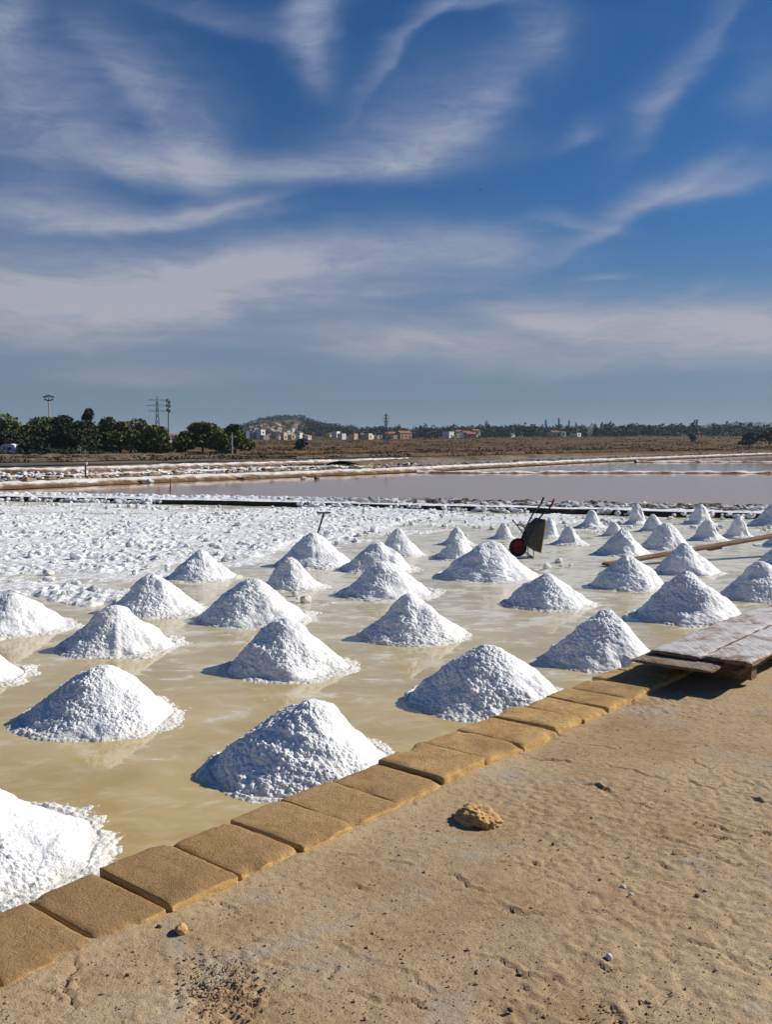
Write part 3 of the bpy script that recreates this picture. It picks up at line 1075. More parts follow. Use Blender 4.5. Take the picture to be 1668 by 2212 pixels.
kerb = thing('stone_kerb', 'kerb of worn ochre stone blocks between the salt pan and the path', 'kerb', KA)
joints = [kerb_s(x, y) for x, y in ((68, 1945), (212, 1880), (362, 1822), (497, 1770), (609, 1727), (720, 1686), (823, 1648), (908, 1608),
                                    (987, 1576), (1067, 1548), (1130, 1526), (1193, 1506), (1245, 1487), (1300, 1466))]
dz = [0.0, -0.005, 0.012, 0.0, 0.008, 0.0, -0.004, 0.028, 0.015, 0.006, 0.014, 0.0, 0.004, 0.0, 0.003]
first = joints[0]
pre = [first - 0.43 * k for k in range(5, 0, -1)]
post = [joints[-1] + 0.42 * k for k in range(1, 26)]
allj = pre + joints + post
rb = random.Random(3)
for i, (a, b) in enumerate(zip(allj, allj[1:])):
    k = i - len(pre) + 1
    d = dz[k] if 0 <= k < len(dz) else rb.uniform(-.006, .01)
    gap = rb.choice([0.006, 0.012, 0.018, 0.026])
    me = block_mesh(b - a - gap, KERB_W + rb.uniform(-.02, .03), 0.34, i + 2)
    o = obj('stone_block', me, M['tuff'], kerb)
    pos = kp((a + b) / 2, KERB_W / 2 + rb.uniform(-.012, .012), KZ + d - 0.17) - KA
    o.location = pos
    o.rotation_euler = (rb.uniform(-.018, .018), rb.uniform(-.026, .026), math.atan2(KD.y, KD.x) + rb.uniform(-.025, .025))
#%%SALT
# ------------------------------------------------------------------ salt piles
# peak x, peak y, left x, right x, front y of the base, bell shape 0..1, label
PILES = [
    (222, 1440, 52, 372, 1600, 0.0, 'broad salt pile at left with its whole base mirrored in brown brine'),
    (665, 1507, 455, 850, 1728, 0.0, 'large coarse salt pile leaning on the kerb, bottom centre'),
    (-75, 1716, -350, 206, 1985, 0.0, 'smooth bright salt pile cut by the left frame edge behind the kerb'),
    (255, 1306, 135, 372, 1422, 0.0, 'salt pile directly behind the broad mirrored one at left'),
    (325, 1236, 235, 437, 1336, 0.1, 'wide smooth salt pile beyond the second one from the left edge'),
    (22, 1280, -100, 145, 1380, 0.1, 'salt pile cut by the left edge in front of the rubble'),
    (433, 1187, 364, 508, 1258, 0.1, 'lone low salt pile at the edge of the salt rubble, left'),
    (545, 1249, 436, 660, 1355, 0.1, 'salt pile left of centre, second behind the sharp one at centre'),
    (625, 1204, 566, 697, 1278, 0.1, 'small salt pile in front of the one with the rake'),
    (680, 1151, 600, 757, 1230, 0.1, 'tall salt pile with the rake standing behind its peak'),
    (615, 1338, 494, 752, 1472, 0.0, 'sharp salt pile at centre left, ringed by a white skirt'),
    (818, 1169, 737, 890, 1240, 0.1, 'salt pile half hidden behind another right of the rake'),
    (835, 1209, 737, 937, 1298, 0.1, 'salt pile at centre overlapping the one behind it'),
    (860, 1140, 815, 913, 1204, 0.2, 'small salt pile farthest back right of the rake'),
    (885, 1282, 778, 1005, 1396, 0.0, 'even salt pile in the middle of the pan with yellow reflection'),
    (988, 1138, 955, 1024, 1180, 0.5, 'small knobbed salt pile peeping over another, left of wheelbarrow'),
    (990, 1163, 938, 1032, 1212, 0.4, 'low knobbed salt pile between two others left of wheelbarrow'),
    (1062, 1167, 948, 1158, 1260, 0.1, 'big salt pile standing in front of the wheelbarrow wheel'),
    (1060, 1390, 885, 1218, 1555, 0.0, 'big grainy salt pile touching the kerb right of centre'),
    (1183, 1240, 1090, 1275, 1320, 0.1, 'salt pile behind the grainy one, below the wheelbarrow'),
    (1302, 1318, 1178, 1415, 1452, 0.0, 'grainy salt pile touching the kerb beside the stacked boards'),
    (1088, 1129, 1060, 1118, 1166, 0.7, 'tiny salt pile just left of the wheelbarrow wheel'),
    (1188, 1115, 1160, 1214, 1163, 0.8, 'tiny peaked salt pile just right of the wheelbarrow tray'),
    (1230, 1138, 1195, 1264, 1180, 0.7, 'knobbed salt pile with toothed shadow right of the wheelbarrow'),
    (1279, 1102, 1246, 1310, 1143, 0.7, 'knobbed far salt pile below the dyke, third right of wheelbarrow'),
    (1327, 1127, 1300, 1352, 1160, 0.7, 'smallest salt pile, peeping out behind a larger one right'),
    (1378, 1087, 1350, 1402, 1134, 0.7, 'tall narrow salt pile whose tip covers the dyke'),
    (1412, 1111, 1380, 1440, 1150, 0.6, 'knobbed salt pile just right of the tall narrow one'),
    (1515, 1089, 1480, 1542, 1134, 0.7, 'tall far salt pile, second whose tip covers the dyke'),
    (1345, 1141, 1288, 1402, 1203, 0.3, 'rounded salt pile just above the left end of the long board'),
    (1441, 1130, 1385, 1498, 1190, 0.2, 'wide rounded salt pile behind the long board'),
    (1528, 1122, 1494, 1568, 1170, 0.6, 'blunt salt pile mirrored under the long board'),
    (1595, 1116, 1562, 1632, 1164, 0.7, 'knobbed salt pile behind the long board near right edge'),
    (1672, 1088, 1622, 1725, 1140, 0.5, 'salt pile cut by the right edge just below the dyke'),
    (1358, 1198, 1275, 1436, 1278, 0.1, 'salt pile hiding part of the long board near its left end'),
    (1478, 1172, 1416, 1552, 1245, 0.1, 'salt pile rising over the middle of the long board'),
    (1490, 1231, 1372, 1607, 1353, 0.0, 'large pointed salt pile right behind the stacked boards'),
    (1645, 1213, 1556, 1740, 1303, 0.1, 'salt pile near right edge behind the stacked boards'),
    (1700, 1172, 1625, 1790, 1240, 0.1, 'salt pile cut by right edge below the long board'),
    (1690, 1150, 1640, 1740, 1185, 0.5, 'little salt pile at right edge under the long board'),
    (-95, 1380, -230, 38, 1498, 0.0, 'edge of a salt pile entering at the left frame edge'),
]


def make_pile(i, spec):
    px, py, xl, xr, yf, bell, label = spec
    c = math.cos(PITCH)
    Yf = at(CX, yf, 0).y
    Rm = 0.5
    for _ in range(6):
        Yc = Yf + Rm * 0.97
        depth = Yc * c + CAM_H * math.sin(PITCH)
        Rm = (xr - xl) / 2 * depth / F * (1.14 if bell > 0.35 else 1.03)
    cx = ((xl + xr) / 2 - CX) / F * depth
    ap = at_depth(px, py, Yc)
    h = ap.z
    near = Yc < 9.5
    mid = Yc < 14.5
    na, nr = (300, 120) if near else ((190, 78) if mid else (116, 48))
    th = np.linspace(0, 2 * np.pi, na, endpoint=False)
    tt = np.concatenate([np.linspace(0, 1.0, nr) ** 0.9, np.linspace(1.0, 1.38, nr // 3)[1:]])
    TH, T = np.meshgrid(th, tt, indexing='ij')
    ring = np.stack([np.cos(TH).ravel() * 1.4 + i * 7.3, np.sin(TH).ravel() * 1.4, np.full(TH.size, i * 1.9)], -1)
    edge_n = fbm(ring, 3, 100 + i)
    Rr = Rm * (1 + 0.09 * edge_n).reshape(TH.shape)
    rp_ = random.Random(900 + i)
    e = rp_.uniform(0.16, 0.29)
    prof = 1 - (np.sqrt(T ** 2 + e * e) - e) / (math.sqrt(1 + e * e) - e)
    prof = np.clip(prof, 0, 1)
    prof = prof ** (rp_.uniform(1.0, 1.14) + 0.6 * bell)
    if bell > 0.35:      # a knob standing on a wide washed foot
        kr = rp_.uniform(0.52, 0.66)
        knob = np.clip(1 - (T / kr) ** 1.9, 0, 1) ** 0.85
        foot = 0.46 * np.clip(1 - T, 0, 1) ** 1.25
        two = np.log(np.exp(7 * knob) + np.exp(7 * foot) - 1) / 7
        two = two / two.max()
        prof = (1 - bell) * prof + bell * two
    ax = (ap.x - cx)
    offy = random.Random(i).uniform(-.04, .06)
    sk = np.clip(1 - T, 0, 1) ** 0.8
    X = cx + Rr * T * np.cos(TH) + ax * sk
    Y = Yc + Rr * T * np.sin(TH) + offy * sk
    Z = h * prof
    P = np.stack([X, Y, Z], -1).reshape(-1, 3)
    out = np.stack([np.cos(TH).ravel(), np.sin(TH).ravel()], -1)
    t = T.ravel()
    # broad slumps, crumbs, grains
    s1 = fbm(P * np.array([3.2, 3.2, 3.2]) + i * 3.3, 3, 200 + i)
    lump = 0.52 - worley(P * 24.0 + i, 300 + i)
    clod = np.clip(0.40 - worley(P * 8.0 + i, 310 + i), 0, 1)
    grain = 0.52 - worley(P * 52.0 + i, 330 + i)
    rough = 0.35 + 0.65 * sstep(-0.15, 0.35, fbm(P * 2.1 + i * 5.0, 2, 350 + i) + 0.45 * (-out[:, 0]) - 0.2 * out[:, 1])
    fall = sstep(0, 0.10, t) * 0.75 + 0.25
    body = 1 - sstep(0.98, 1.1, t)
    size = min(1.0, Rm / 0.6)
    disp = body * (s1 * 0.062 * size + rough * fall * (lump * 0.022 + grain * 0.014 + clod * 0.022) * (0.75 if bell > .35 else 1.0))
    # runnels down the smooth side
    runnel = vnoise(np.stack([np.cos(TH).ravel() * 9, np.sin(TH).ravel() * 9, t * 1.3 + i], -1), 370 + i)
    disp += body * (1 - rough) * runnel * 0.007 * sstep(0.1, 0.4, t)
    for _ in range(rp_.choice([1, 2, 2, 3])):       # slumps and shovel bites
        a_ = rp_.uniform(0, 6.28)
        q_ = rp_.uniform(0.25, 0.8) * Rm
        rad = rp_.uniform(0.16, 0.42) * Rm
        dd = np.hypot(P[:, 0] - cx - math.cos(a_) * q_, P[:, 1] - Yc - math.sin(a_) * q_) / rad
        disp -= body * np.clip(1 - dd * dd, 0, 1) ** 0.8 * rp_.uniform(0.015, 0.045) * size
    slope = math.atan2(h, Rm)
    P[:, 0] += out[:, 0] * disp * math.sin(slope)
    P[:, 1] += out[:, 1] * disp * math.sin(slope)
    P[:, 2] += disp * math.cos(slope)
    # washed-out skirt of loose crystals, sinking into the brine
    skn = fbm(np.stack([P[:, 0], P[:, 1], P[:, 0] * 0], -1) * 5.5, 3, 400 + i)
    skw = worley(np.stack([P[:, 0], P[:, 1], P[:, 0] * 0], -1) * 24 + np.array([0, 0, .5]), 420 + i)
    wide = 0.17 + 0.12 * np.clip(out[:, 0] * 0.6 + vnoise(ring * 1.5, 440 + i), -1, 1)
    skirt = 0.024 - 0.030 * np.clip(t - 1.0, 0, 1) / np.maximum(wide, 0.03) + skn * 0.024 + (0.45 - skw) * 0.020
    skirt = np.where(t > 1.33, -0.03, skirt)
    P[:, 2] = np.where(t > 0.9, np.maximum(P[:, 2] * (1 - sstep(0.97, 1.08, t)) - 0.03 * sstep(0.97, 1.04, t), skirt * sstep(0.9, 1.0, t) - 0.004), P[:, 2])
    # nothing spills over the kerb
    sk_t = (P[:, 0] - KA.x) * KN.x + (P[:, 1] - KA.y) * KN.y
    over = sk_t > -0.01
    P[over, 2] = np.minimum(P[over, 2], KZ - 0.06)
    base = np.array([cx, Yc, 0])
    me = mesh_from('salt_pile', P - base, grid_faces(na, len(tt), True), False)
    if me.polygons[len(tt)].normal.z < 0:
        me.flip_normals()
    o = obj('salt_pile', me, M['salt'], loc=base)
    tag(o, label, 'salt pile', 'raked salt piles standing in the pan')
    return (cx, Yc, Rm, h)


PILE_POS = [make_pile(i, s) for i, s in enumerate(PILES)]


# ------------------------------------------------------------------ rubble of unraked salt
def in_poly(x, y, poly):
    r = np.zeros(len(x), bool)
    n = len(poly)
    for k in range(n):
        x1, y1 = poly[k]
        x2, y2 = poly[(k + 1) % n]
        c = ((y1 > y) != (y2 > y)) & (x < (x2 - x1) * (y - y1) / (y2 - y1 + 1e-9) + x1)
        r ^= c
    return r


RUBBLE = [
    ([(-300, 1112), (120, 1116), (330, 1113), (560, 1101), (760, 1098), (960, 1103), (1010, 1112), (900, 1124), (850, 1136), (760, 1148),
      (745, 1166), (650, 1158), (600, 1190), (540, 1204), (440, 1200), (360, 1222), (240, 1236), (-300, 1246)], 1.0),
    ([(-300, 1084), (200, 1089), (480, 1096), (300, 1106), (130, 1108), (-300, 1098)], 0.55),
    ([(-300, 1258), (60, 1262), (180, 1272), (330, 1280), (300, 1305), (180, 1312), (60, 1290), (-300, 1290)], 0.9),
    ([(1000, 1108), (1300, 1115), (1330, 1122), (1160, 1132), (1060, 1128), (960, 1120)], 0.6),
    ([(-300, 1096), (700, 1096), (1150, 1112), (1160, 1130), (1010, 1140), (920, 1152), (780, 1172), (720, 1190), (600, 1218), (480, 1232), (330, 1250), (180, 1275), (-300, 1262)], 0.5),
    ([(1040, 1106), (1700, 1126), (1700, 1146), (1380, 1150), (1260, 1160), (1060, 1150)], 0.42),
    ([(560, 1290), (700, 1282), (730, 1300), (640, 1310)], 0.4), ([(1180, 1210), (1260, 1222), (1180, 1236), (1080, 1226)], 0.4),
]


def rubble_mask(P):
    x, y = project(np.stack([P[:, 0], P[:, 1], P[:, 0] * 0], -1))
    k = sstep(30, 8, P[:, 1]) * 8 + 3
    wob = np.stack([P[:, 0], P[:, 1], P[:, 0] * 0], -1)
    x = x + 38 * fbm(wob * 1.3, 3, 60)
    y = y + 7.5 * fbm(wob * 1.1, 3, 61) + 3 * fbm(wob * 5, 2, 62)
    m = np.zeros(len(P))
    for poly, a in RUBBLE:
        m = np.maximum(m, in_poly(x, y, poly) * a)
    return m


def build_rubble():
    ys = np.concatenate([np.arange(13.0, 21, 0.045), np.arange(21, 38.5, 0.062)])
    xs = np.arange(-16.5, 12.5, 0.06)
    XX, YY = np.meshgrid(xs, ys, indexing='ij')
    P = np.stack([XX, YY, XX * 0], -1).reshape(-1, 3)
    m = np.zeros(len(P))
    m = rubble_mask(P).reshape(XX.shape)
    for _ in range(2):     # soften the edge
        m = (m + np.roll(m, 1, 0) + np.roll(m, -1, 0) + np.roll(m, 1, 1) + np.roll(m, -1, 1)) / 5
    m = m.ravel()
    lump = 0.55 - worley(P * np.array([5.0, 5.0, 0]) + np.array([0, 0, .5]), 71)
    lump2 = 0.52 - worley(P * np.array([11.0, 11.0, 0]) + np.array([0, 0, .5]), 72)
    gate = sstep(-0.25, 0.4, fbm(P * 1.4, 3, 73))
    # windrows left by the rake
    row = np.sin((P[:, 1] * 1.0 + P[:, 0] * 0.32) * 2.6 + 1.5 * vnoise(P * 0.5, 76)) * 0.5 + 0.5
    z = 0.03 + 0.04 * fbm(P * 1.0, 3, 74) + (0.35 + 0.65 * gate) * (0.12 * lump + 0.075 * lump2) + 0.035 * row
    z = z * m - (1 - np.clip(m, 0, 1)) * 0.05
    # the shaded windrow at far left
    P[:, 2] = np.where(m > 0.01, z, -0.06)
    keep = (m > 0.004).reshape(XX.shape)
    kf = keep[:-1, :-1] | keep[1:, :-1] | keep[1:, 1:] | keep[:-1, 1:]
    fc = grid_faces(len(xs), len(ys))[kf.ravel()]
    used = np.unique(fc)
    remap = np.full(len(P), -1)
    remap[used] = np.arange(len(used))
    me = mesh_from('salt_rubble', P[used], remap[fc], False)
    if me.polygons[0].normal.z < 0:
        me.flip_normals()
    o = stuff(obj('salt_rubble', me, M['salt_far']))
    o['label'] = 'field of crumbled unraked salt on the far left of the pan'
    o['category'] = 'salt'
    rg = np.random.default_rng(12)
    cs, ss = [], []
    cand = np.stack([rg.uniform(-16, 12, 6000), rg.uniform(13, 37, 6000), np.zeros(6000)], -1)
    mm = rubble_mask(cand)
    g = fbm(cand * 0.8, 2, 78)
    for c, a, gg in zip(cand, mm, g):
        if a > 0 and rg.random() < 0.16 + 0.9 * max(0, gg) or (a == 0 and rg.random() < 0.004 and c[1] > 17):
            cs.append((c[0], c[1], 0.05 * a + 0.02))
            ss.append(min(0.11, rg.lognormal(-3.1, 0.42)))
    o = stuff(obj('salt_clods', lumps_mesh('salt_clods', cs, ss, 8, 0.8, ICO2, 0.2), M['salt_far']))
    o['label'] = 'loose salt clods scattered over the rubble field'
    o['category'] = 'salt'


build_rubble()
#%%OBJECTS
# ------------------------------------------------------------------ boards by the kerb
M['board'] = material('weathered_board', m_wood((0.40, 0.27, 0.165), (0.20, 0.11, 0.055), 0.95, math.atan2(KD.x, KD.y)))
M['board_red'] = material('reddish_board', m_wood((0.40, 0.265, 0.165), (0.20, 0.105, 0.055), 0.85, math.atan2(KD.x, KD.y)))
M['board_dark'] = material('wet_dark_board', m_wood((0.30, 0.19, 0.10), (0.13, 0.075, 0.04), 0.25, math.atan2(KD.x, KD.y)))


def plank_mesh(name, L, W, H, seed, ragged=0.02, warp=0.012, nx=90, ny=14):
    """a worn plank along +x, origin at the middle of its near end, ragged ends"""
    xs = np.linspace(0, 1, nx) ** 1.4 * L
    ysn = np.linspace(-0.5, 0.5, ny)
    top, bot = [], []
    for sgn in (1, -1):
        X, Yn = np.meshgrid(xs, ysn, indexing='ij')
        Yv = Yn * W * (1 + 0.02 * vnoise(np.stack([X.ravel() * 1.1, X.ravel() * 0, X.ravel() * 0 + seed], -1), seed).reshape(X.shape))
        endn = fbm(np.stack([Yn.ravel() * 14, Yn.ravel() * 0 + seed, Yn.ravel() * 0 + sgn], -1), 3, seed).reshape(X.shape)
        Xv = X + endn * ragged * np.exp(-(X / 0.08) ** 2)
        P = np.stack([Xv, Yv, X * 0], -1).reshape(-1, 3)
        n = fbm(P * np.array([1.5, 12, 0]) + seed, 3, seed + 1)
        round_ = sstep(0.40, 0.5, np.abs(Yn)).ravel() * (0.30 + 0.35 * fbm(P * np.array([7, 7, 0]), 2, seed + 5)) * H
        endr = np.exp(-(X.ravel() / 0.02) ** 2) * 0.18 * H
        w = vnoise(np.stack([P[:, 0] * 0.6, P[:, 1] * 0.5, P[:, 0] * 0], -1), seed + 2) * warp
        P[:, 2] = sgn * (H / 2 - round_ - endr) + n * 0.004 + w
        (top if sgn > 0 else bot).append(P)
    V = np.concatenate([top[0], bot[0]])
    n = nx * ny
    f = grid_faces(nx, ny)
    faces = [tuple(q) for q in f] + [tuple(q[::-1] + n) for q in f]
    idx = np.arange(n).reshape(nx, ny)
    loop = list(idx[0, :]) + list(idx[1:, -1]) + list(idx[-1, ::-1][1:]) + list(idx[::-1, 0][1:-1])
    for a, b in zip(loop, loop[1:] + loop[:1]):
        faces.append((a, b, b + n, a + n))
    me = mesh_from(name, V, faces, False)
    bm = bmesh.new()
    bm.from_mesh(me)
    bmesh.ops.recalc_face_normals(bm, faces=bm.faces[:])
    bm.to_mesh(me)
    bm.free()
    return me


KROT = math.atan2(KD.y, KD.x)
BZ = 0.455                                  # top of the upper boards
cL = at(1405, 1399, BZ)
cM = at(1514, 1421, BZ)
cR = at(1534, 1446, BZ)


def lay(name, corner_l, w, L, H, top_z, seed, mat, label, tilt=0.0, drot=0.0, **kw):
    o = obj(name, plank_mesh(name, L, w, H, seed, **kw), mat)
    d = Vector((math.cos(KROT + drot), math.sin(KROT + drot), 0))
    nrm = Vector((d.y, -d.x, 0))
    p = corner_l + nrm * (w / 2)
    o.location = (p.x, p.y, top_z - H / 2)
    o.rotation_euler = (tilt, 0, KROT + drot)
    tag(o, label, 'board')
    return o


wL = (cM - cL).dot(KN)
wL = abs(wL)
lay('wooden_board', cL, 0.46, 4.6, 0.052, BZ, 21, M['board_red'], 'upper weathered board nearer the pan, salt dusted, on the stack by the kerb')
d2 = cL + KN * 0.475 + KD * 0.03
lay('wooden_board', d2, 0.42, 4.6, 0.052, BZ - 0.004, 22, M['board'], 'upper weathered board nearer the path with a broad white salt patch', ragged=0.035)
d3 = at(1360, 1421, 0.395)
lay('wooden_board', d3, 0.74, 4.9, 0.04, 0.395, 23, M['board_dark'], 'dark lower board jutting out beneath the two upper boards', tilt=-0.012)
b4 = d3 + KN * 0.80 + KD * 0.30
lay('wooden_lath', b4, 0.07, 4.2, 0.045, 0.350, 24, M['board_dark'], 'narrow lath under the path side of the stacked boards', nx=50, ny=5)
# the stack stands on sleepers
for k, s_ in enumerate((0.62, 2.4)):
    mb = MB().box((0, 0, 0), (0.13, 0.92, 0.125))
    o = mb.build('timber_sleeper', M['board_dark'])
    c_ = d3 + KD * s_ + KN * 0.42
    o.location = (c_.x, c_.y, 0.2905)
    o.rotation_euler = (0, 0, KROT)
    tag(o, ('short timber sleeper carrying the near end of the stacked boards', 'timber sleeper under the stacked boards toward the right edge')[k], 'sleeper')

# ------------------------------------------------------------------ long board lying over the pan
pa = at(1308, 1218, 0.05)
pb = at(1668, 1157, 0.42)
dirv = (pb - pa)
L = dirv.length
M['longboard'] = material('brown_long_board', m_wood((0.30, 0.165, 0.085), (0.14, 0.07, 0.035), 0.15, math.atan2(dirv.x, dirv.y)))
o = obj('long_board', plank_mesh('long_board', L + 2.2, 0.24, 0.06, 31, nx=120), M['longboard'])
o.location = pa
o.rotation_euler = (0, -math.asin(dirv.z / L), math.atan2(dirv.y, dirv.x))
tag(o, 'long narrow brown board running over the pan between salt piles to the right edge', 'board')
mb = MB().box((0, 0, 0), (0.30, 0.10, 0.05))
o = mb.build('board_cleat', M['longboard'], o)
o.location = (L * 0.63, -0.02, -0.055)
# trestle carrying it beyond the frame
pe = pa + dirv * ((L + 1.6) / L)
tr = thing('trestle', 'wooden trestle holding up the far end of the long board', 'trestle', (pe.x, pe.y, 0))
for sx in (-1, 1):
    MB().tube([(sx * 0.28, 0, -0.05), (sx * 0.10, 0, pe.z - 0.05)], 0.03, 6).build('leg', M['board_dark'], tr)
MB().box((0, 0, pe.z - 0.06), (0.34, 0.08, 0.04)).build('crossbar', M['board_dark'], tr)

# ------------------------------------------------------------------ wheelbarrow tipped on its nose
wc = at(1120, 1204, 0)
K = 0.000965 * 1.02


def wb(u, v, w=0.0):
    """zoomed-photo sketch coordinates to local metres: u right, v down, w away"""
    return Vector(((u - 520) * K, w, (1558 - v) * K))


wbar = thing('wheelbarrow', 'rusty wheelbarrow tipped onto its nose with red wheel and handles pointing up', 'wheelbarrow', wc, R_(13))


def disc_ring(c, r0, r1, w, n=40, prof=None):
    mb = MB()
    V, Fc = [], []
    sec = prof
    m = len(sec)
    for k in range(n):
        a = 2 * math.pi * k / n
        for (r, y) in sec:
            V.append((c.x + r * math.cos(a), c.y + y, c.z + r * math.sin(a)))
    for k in range(n):
        for j in range(m):
            a, b = k * m + j, k * m + (j + 1) % m
            c2, d = ((k + 1) % n) * m + (j + 1) % m, ((k + 1) % n) * m + j
            Fc.append((a, b, c2, d))
    return mb.add(V, Fc)


wcen = wb(510, 1352, 0.0)
wheel = thing('wheel', '', '', (0, 0, 0))
del wheel['label']
del wheel['category']
wheel.parent = wbar
sec = [(0.118 + 0.034 * (1 - math.cos(a)), 0.042 * math.sin(a)) for a in np.linspace(0, 2 * math.pi, 12, endpoint=False)]
disc_ring(wcen, 0, 0, 0, 44, sec).build('tyre', M['tyre'], wheel, True)
rim = [(0.124, -0.030), (0.124, 0.030), (0.105, 0.024), (0.07, 0.012), (0.03, 0.016), (0.004, 0.018), (0.004, -0.018), (0.03, -0.016), (0.07, -0.012), (0.105, -0.024)]
disc_ring(wcen, 0, 0, 0, 36, rim).build('rim', M['red'], wheel, False)
MB().tube([wcen + Vector((0, -0.10, 0)), wcen + Vector((0, 0.10, 0))], 0.016, 10).build('axle', M['iron'], wheel)

HW = 0.27
# tray: bottom faces left, mouth faces right
side = [(640, 1195), (790, 905), (905, 800), (985, 785), (965, 1000), (950, 1330), (935, 1440), (850, 1370), (700, 1330)]


def tray_mesh():
    bm = bmesh.new()
    base = [(650, 1200, .17), (800, 905, .17)]
    outline_bottom = [(655, 1190), (800, 890)]
    mouth = [(930, 1450), (965, 1000), (985, 785)]
    # cross-section vertices: floor plate narrower than the mouth
    pts = {}
    V = []
    fl = [(655, 1200, .15), (815, 880, .18)]
    mo = [(915, 1440, .22), (945, 1110, .27), (985, 782, .28)]
    front = [(735, 1335, .16)]
    ring_in = []
    left = [wb(fl[0][0], fl[0][1], -fl[0][2]), wb(fl[1][0], fl[1][1], -fl[1][2]), wb(mo[2][0], mo[2][1], -mo[2][2]), wb(mo[1][0], mo[1][1], -mo[1][2]), wb(mo[0][0], mo[0][1], -mo[0][2]), wb(front[0][0], front[0][1], -front[0][2])]
    right = [Vector((p.x, -p.y, p.z)) for p in left]
    a = [bm.verts.new(p) for p in left]
    b = [bm.verts.new(p) for p in right]
    bm.faces.new(a)
    bm.faces.new(b[::-1])
    bm.faces.new((a[0], a[5], b[5], b[0]))
    bm.faces.new((a[5], a[4], b[4], b[5]))
    bm.faces.new((a[0], b[0], b[1], a[1]))
    bm.faces.new((a[1], b[1], b[2], a[2]))
    bmesh.ops.triangulate(bm, faces=[f for f in bm.faces if len(f.verts) > 4])
    bmesh.ops.subdivide_edges(bm, edges=bm.edges[:], cuts=2, use_grid_fill=True)
    bmesh.ops.recalc_face_normals(bm, faces=bm.faces[:])
    g = bmesh.ops.solidify(bm, geom=bm.faces[:], thickness=0.006)
    rng2 = random.Random(4)
    for v in bm.verts:
        v.co += Vector((rng2.uniform(-.002, .002), rng2.uniform(-.003, .003), rng2.uniform(-.002, .002)))
    me = bpy.data.meshes.new('tray')
    bm.to_mesh(me)
    bm.free()
    return me, left, right


tme, tl, tr_ = tray_mesh()
tray = obj('tray', tme, M['rust'], wbar)
MB().tube([tl[4], tl[3], tl[2], tr_[2], tr_[3], tr_[4], tl[4]], 0.011, 6).build('rim_bead', M['brown_iron'], tray)
for sg, off in ((-1, 0), (1, 0)):
    w_ = sg * 0.17
    wh = sg * 0.27
    tube = [wb(560, 1400, sg * 0.075), wb(640, 1180, sg * 0.13), wb(800, 860, w_), wb(945, 660, sg * 0.24), wb(1060, 560, wh), wb(1110, 490, wh), wb(1165, 370, wh)]
    h = MB().tube(tube, 0.0165, 8).build('handle', M['iron'], wbar, True)
    MB().tube([wb(1112, 482, wh), wb(1170, 360, wh)], 0.022, 8).build('grip', M['red'] if sg < 0 else M['tyre'], h, True)
    MB().tube([wb(690, 1090, sg * 0.17), wb(460, 805, sg * 0.20)], 0.012, 6).build('leg', M['iron'], wbar)
    MB().tube([wb(770, 920, sg * 0.185), wb(560, 900, sg * 0.195)], 0.008, 6).build('leg_strut', M['iron'], wbar)
    MB().tube([wb(510, 1352, sg * 0.075), wb(640, 1440, sg * 0.10), wb(790, 1550, sg * 0.14), wb(790, 1360, sg * 0.16)], 0.011, 6).build('nose_bracket', M['iron'], wbar)
MB().tube([wb(545, 912, -0.19), wb(545, 912, 0.19)], 0.009, 6).build('leg_brace', M['iron'], wbar)
MB().tube([wb(790, 1548, -0.14), wb(790, 1548, 0.14)], 0.011, 6).build('nose_bar', M['iron'], wbar)
MB().tube([wb(510, 1352, -0.09), wb(400, 1400, -0.09), wb(285, 1415, -0.09), wb(285, 1415, 0.09), wb(400, 1400, 0.09), wb(510, 1352, 0.09)], 0.010, 6).build('wheel_guard', M['iron'], wbar)

# ------------------------------------------------------------------ rake stuck upright behind a pile
rp = PILE_POS[9]
ry = rp[1] + 0.30
top = at_depth(699.5, 1109, ry)
bot = at_depth(684, 1160, ry)
dd = (top - bot).normalized()
foot = bot + dd * ((0.02 - bot.z) / dd.z) if dd.z else bot
rake = thing('rake', 'wooden salt rake stuck upright behind a salt pile with its crosshead up', 'rake', foot)
MB().tube([Vector((0, 0, 0)), top - foot], 0.017, 8).build('handle', M['iron'], rake)
MB().box(top - foot + Vector((0.0, 0, 0.012)), (0.27, 0.03, 0.03)).build('head', M['iron'], rake)

# ------------------------------------------------------------------ stones on the path
def rock(name, px, size, mat, label, cat, seed, flat=0.6, base=ICO3):
    V, Fc = base
    n = fbm(V * 1.7 + seed, 4, seed)
    n2 = np.abs(vnoise(V * 3.5 + seed, seed + 4))
    n3 = fbm(V * 9 + seed, 3, seed + 8)
    P = V * (1 + 0.42 * n - 0.10 * n2 + (0.022 * n3 if len(V) > 600 else 0))[:, None] * np.array([size[0], size[1], size[2]])
    c = at(px[0], px[1], KZ - 0.045)
    z = path_z(c.x, c.y)
    o = obj(name, mesh_from(name, P, Fc, False), mat, loc=(c.x, c.y, z + size[2] * flat * 0.5))
    o.rotation_euler = (0, 0, seed)
    tag(o, label, cat)


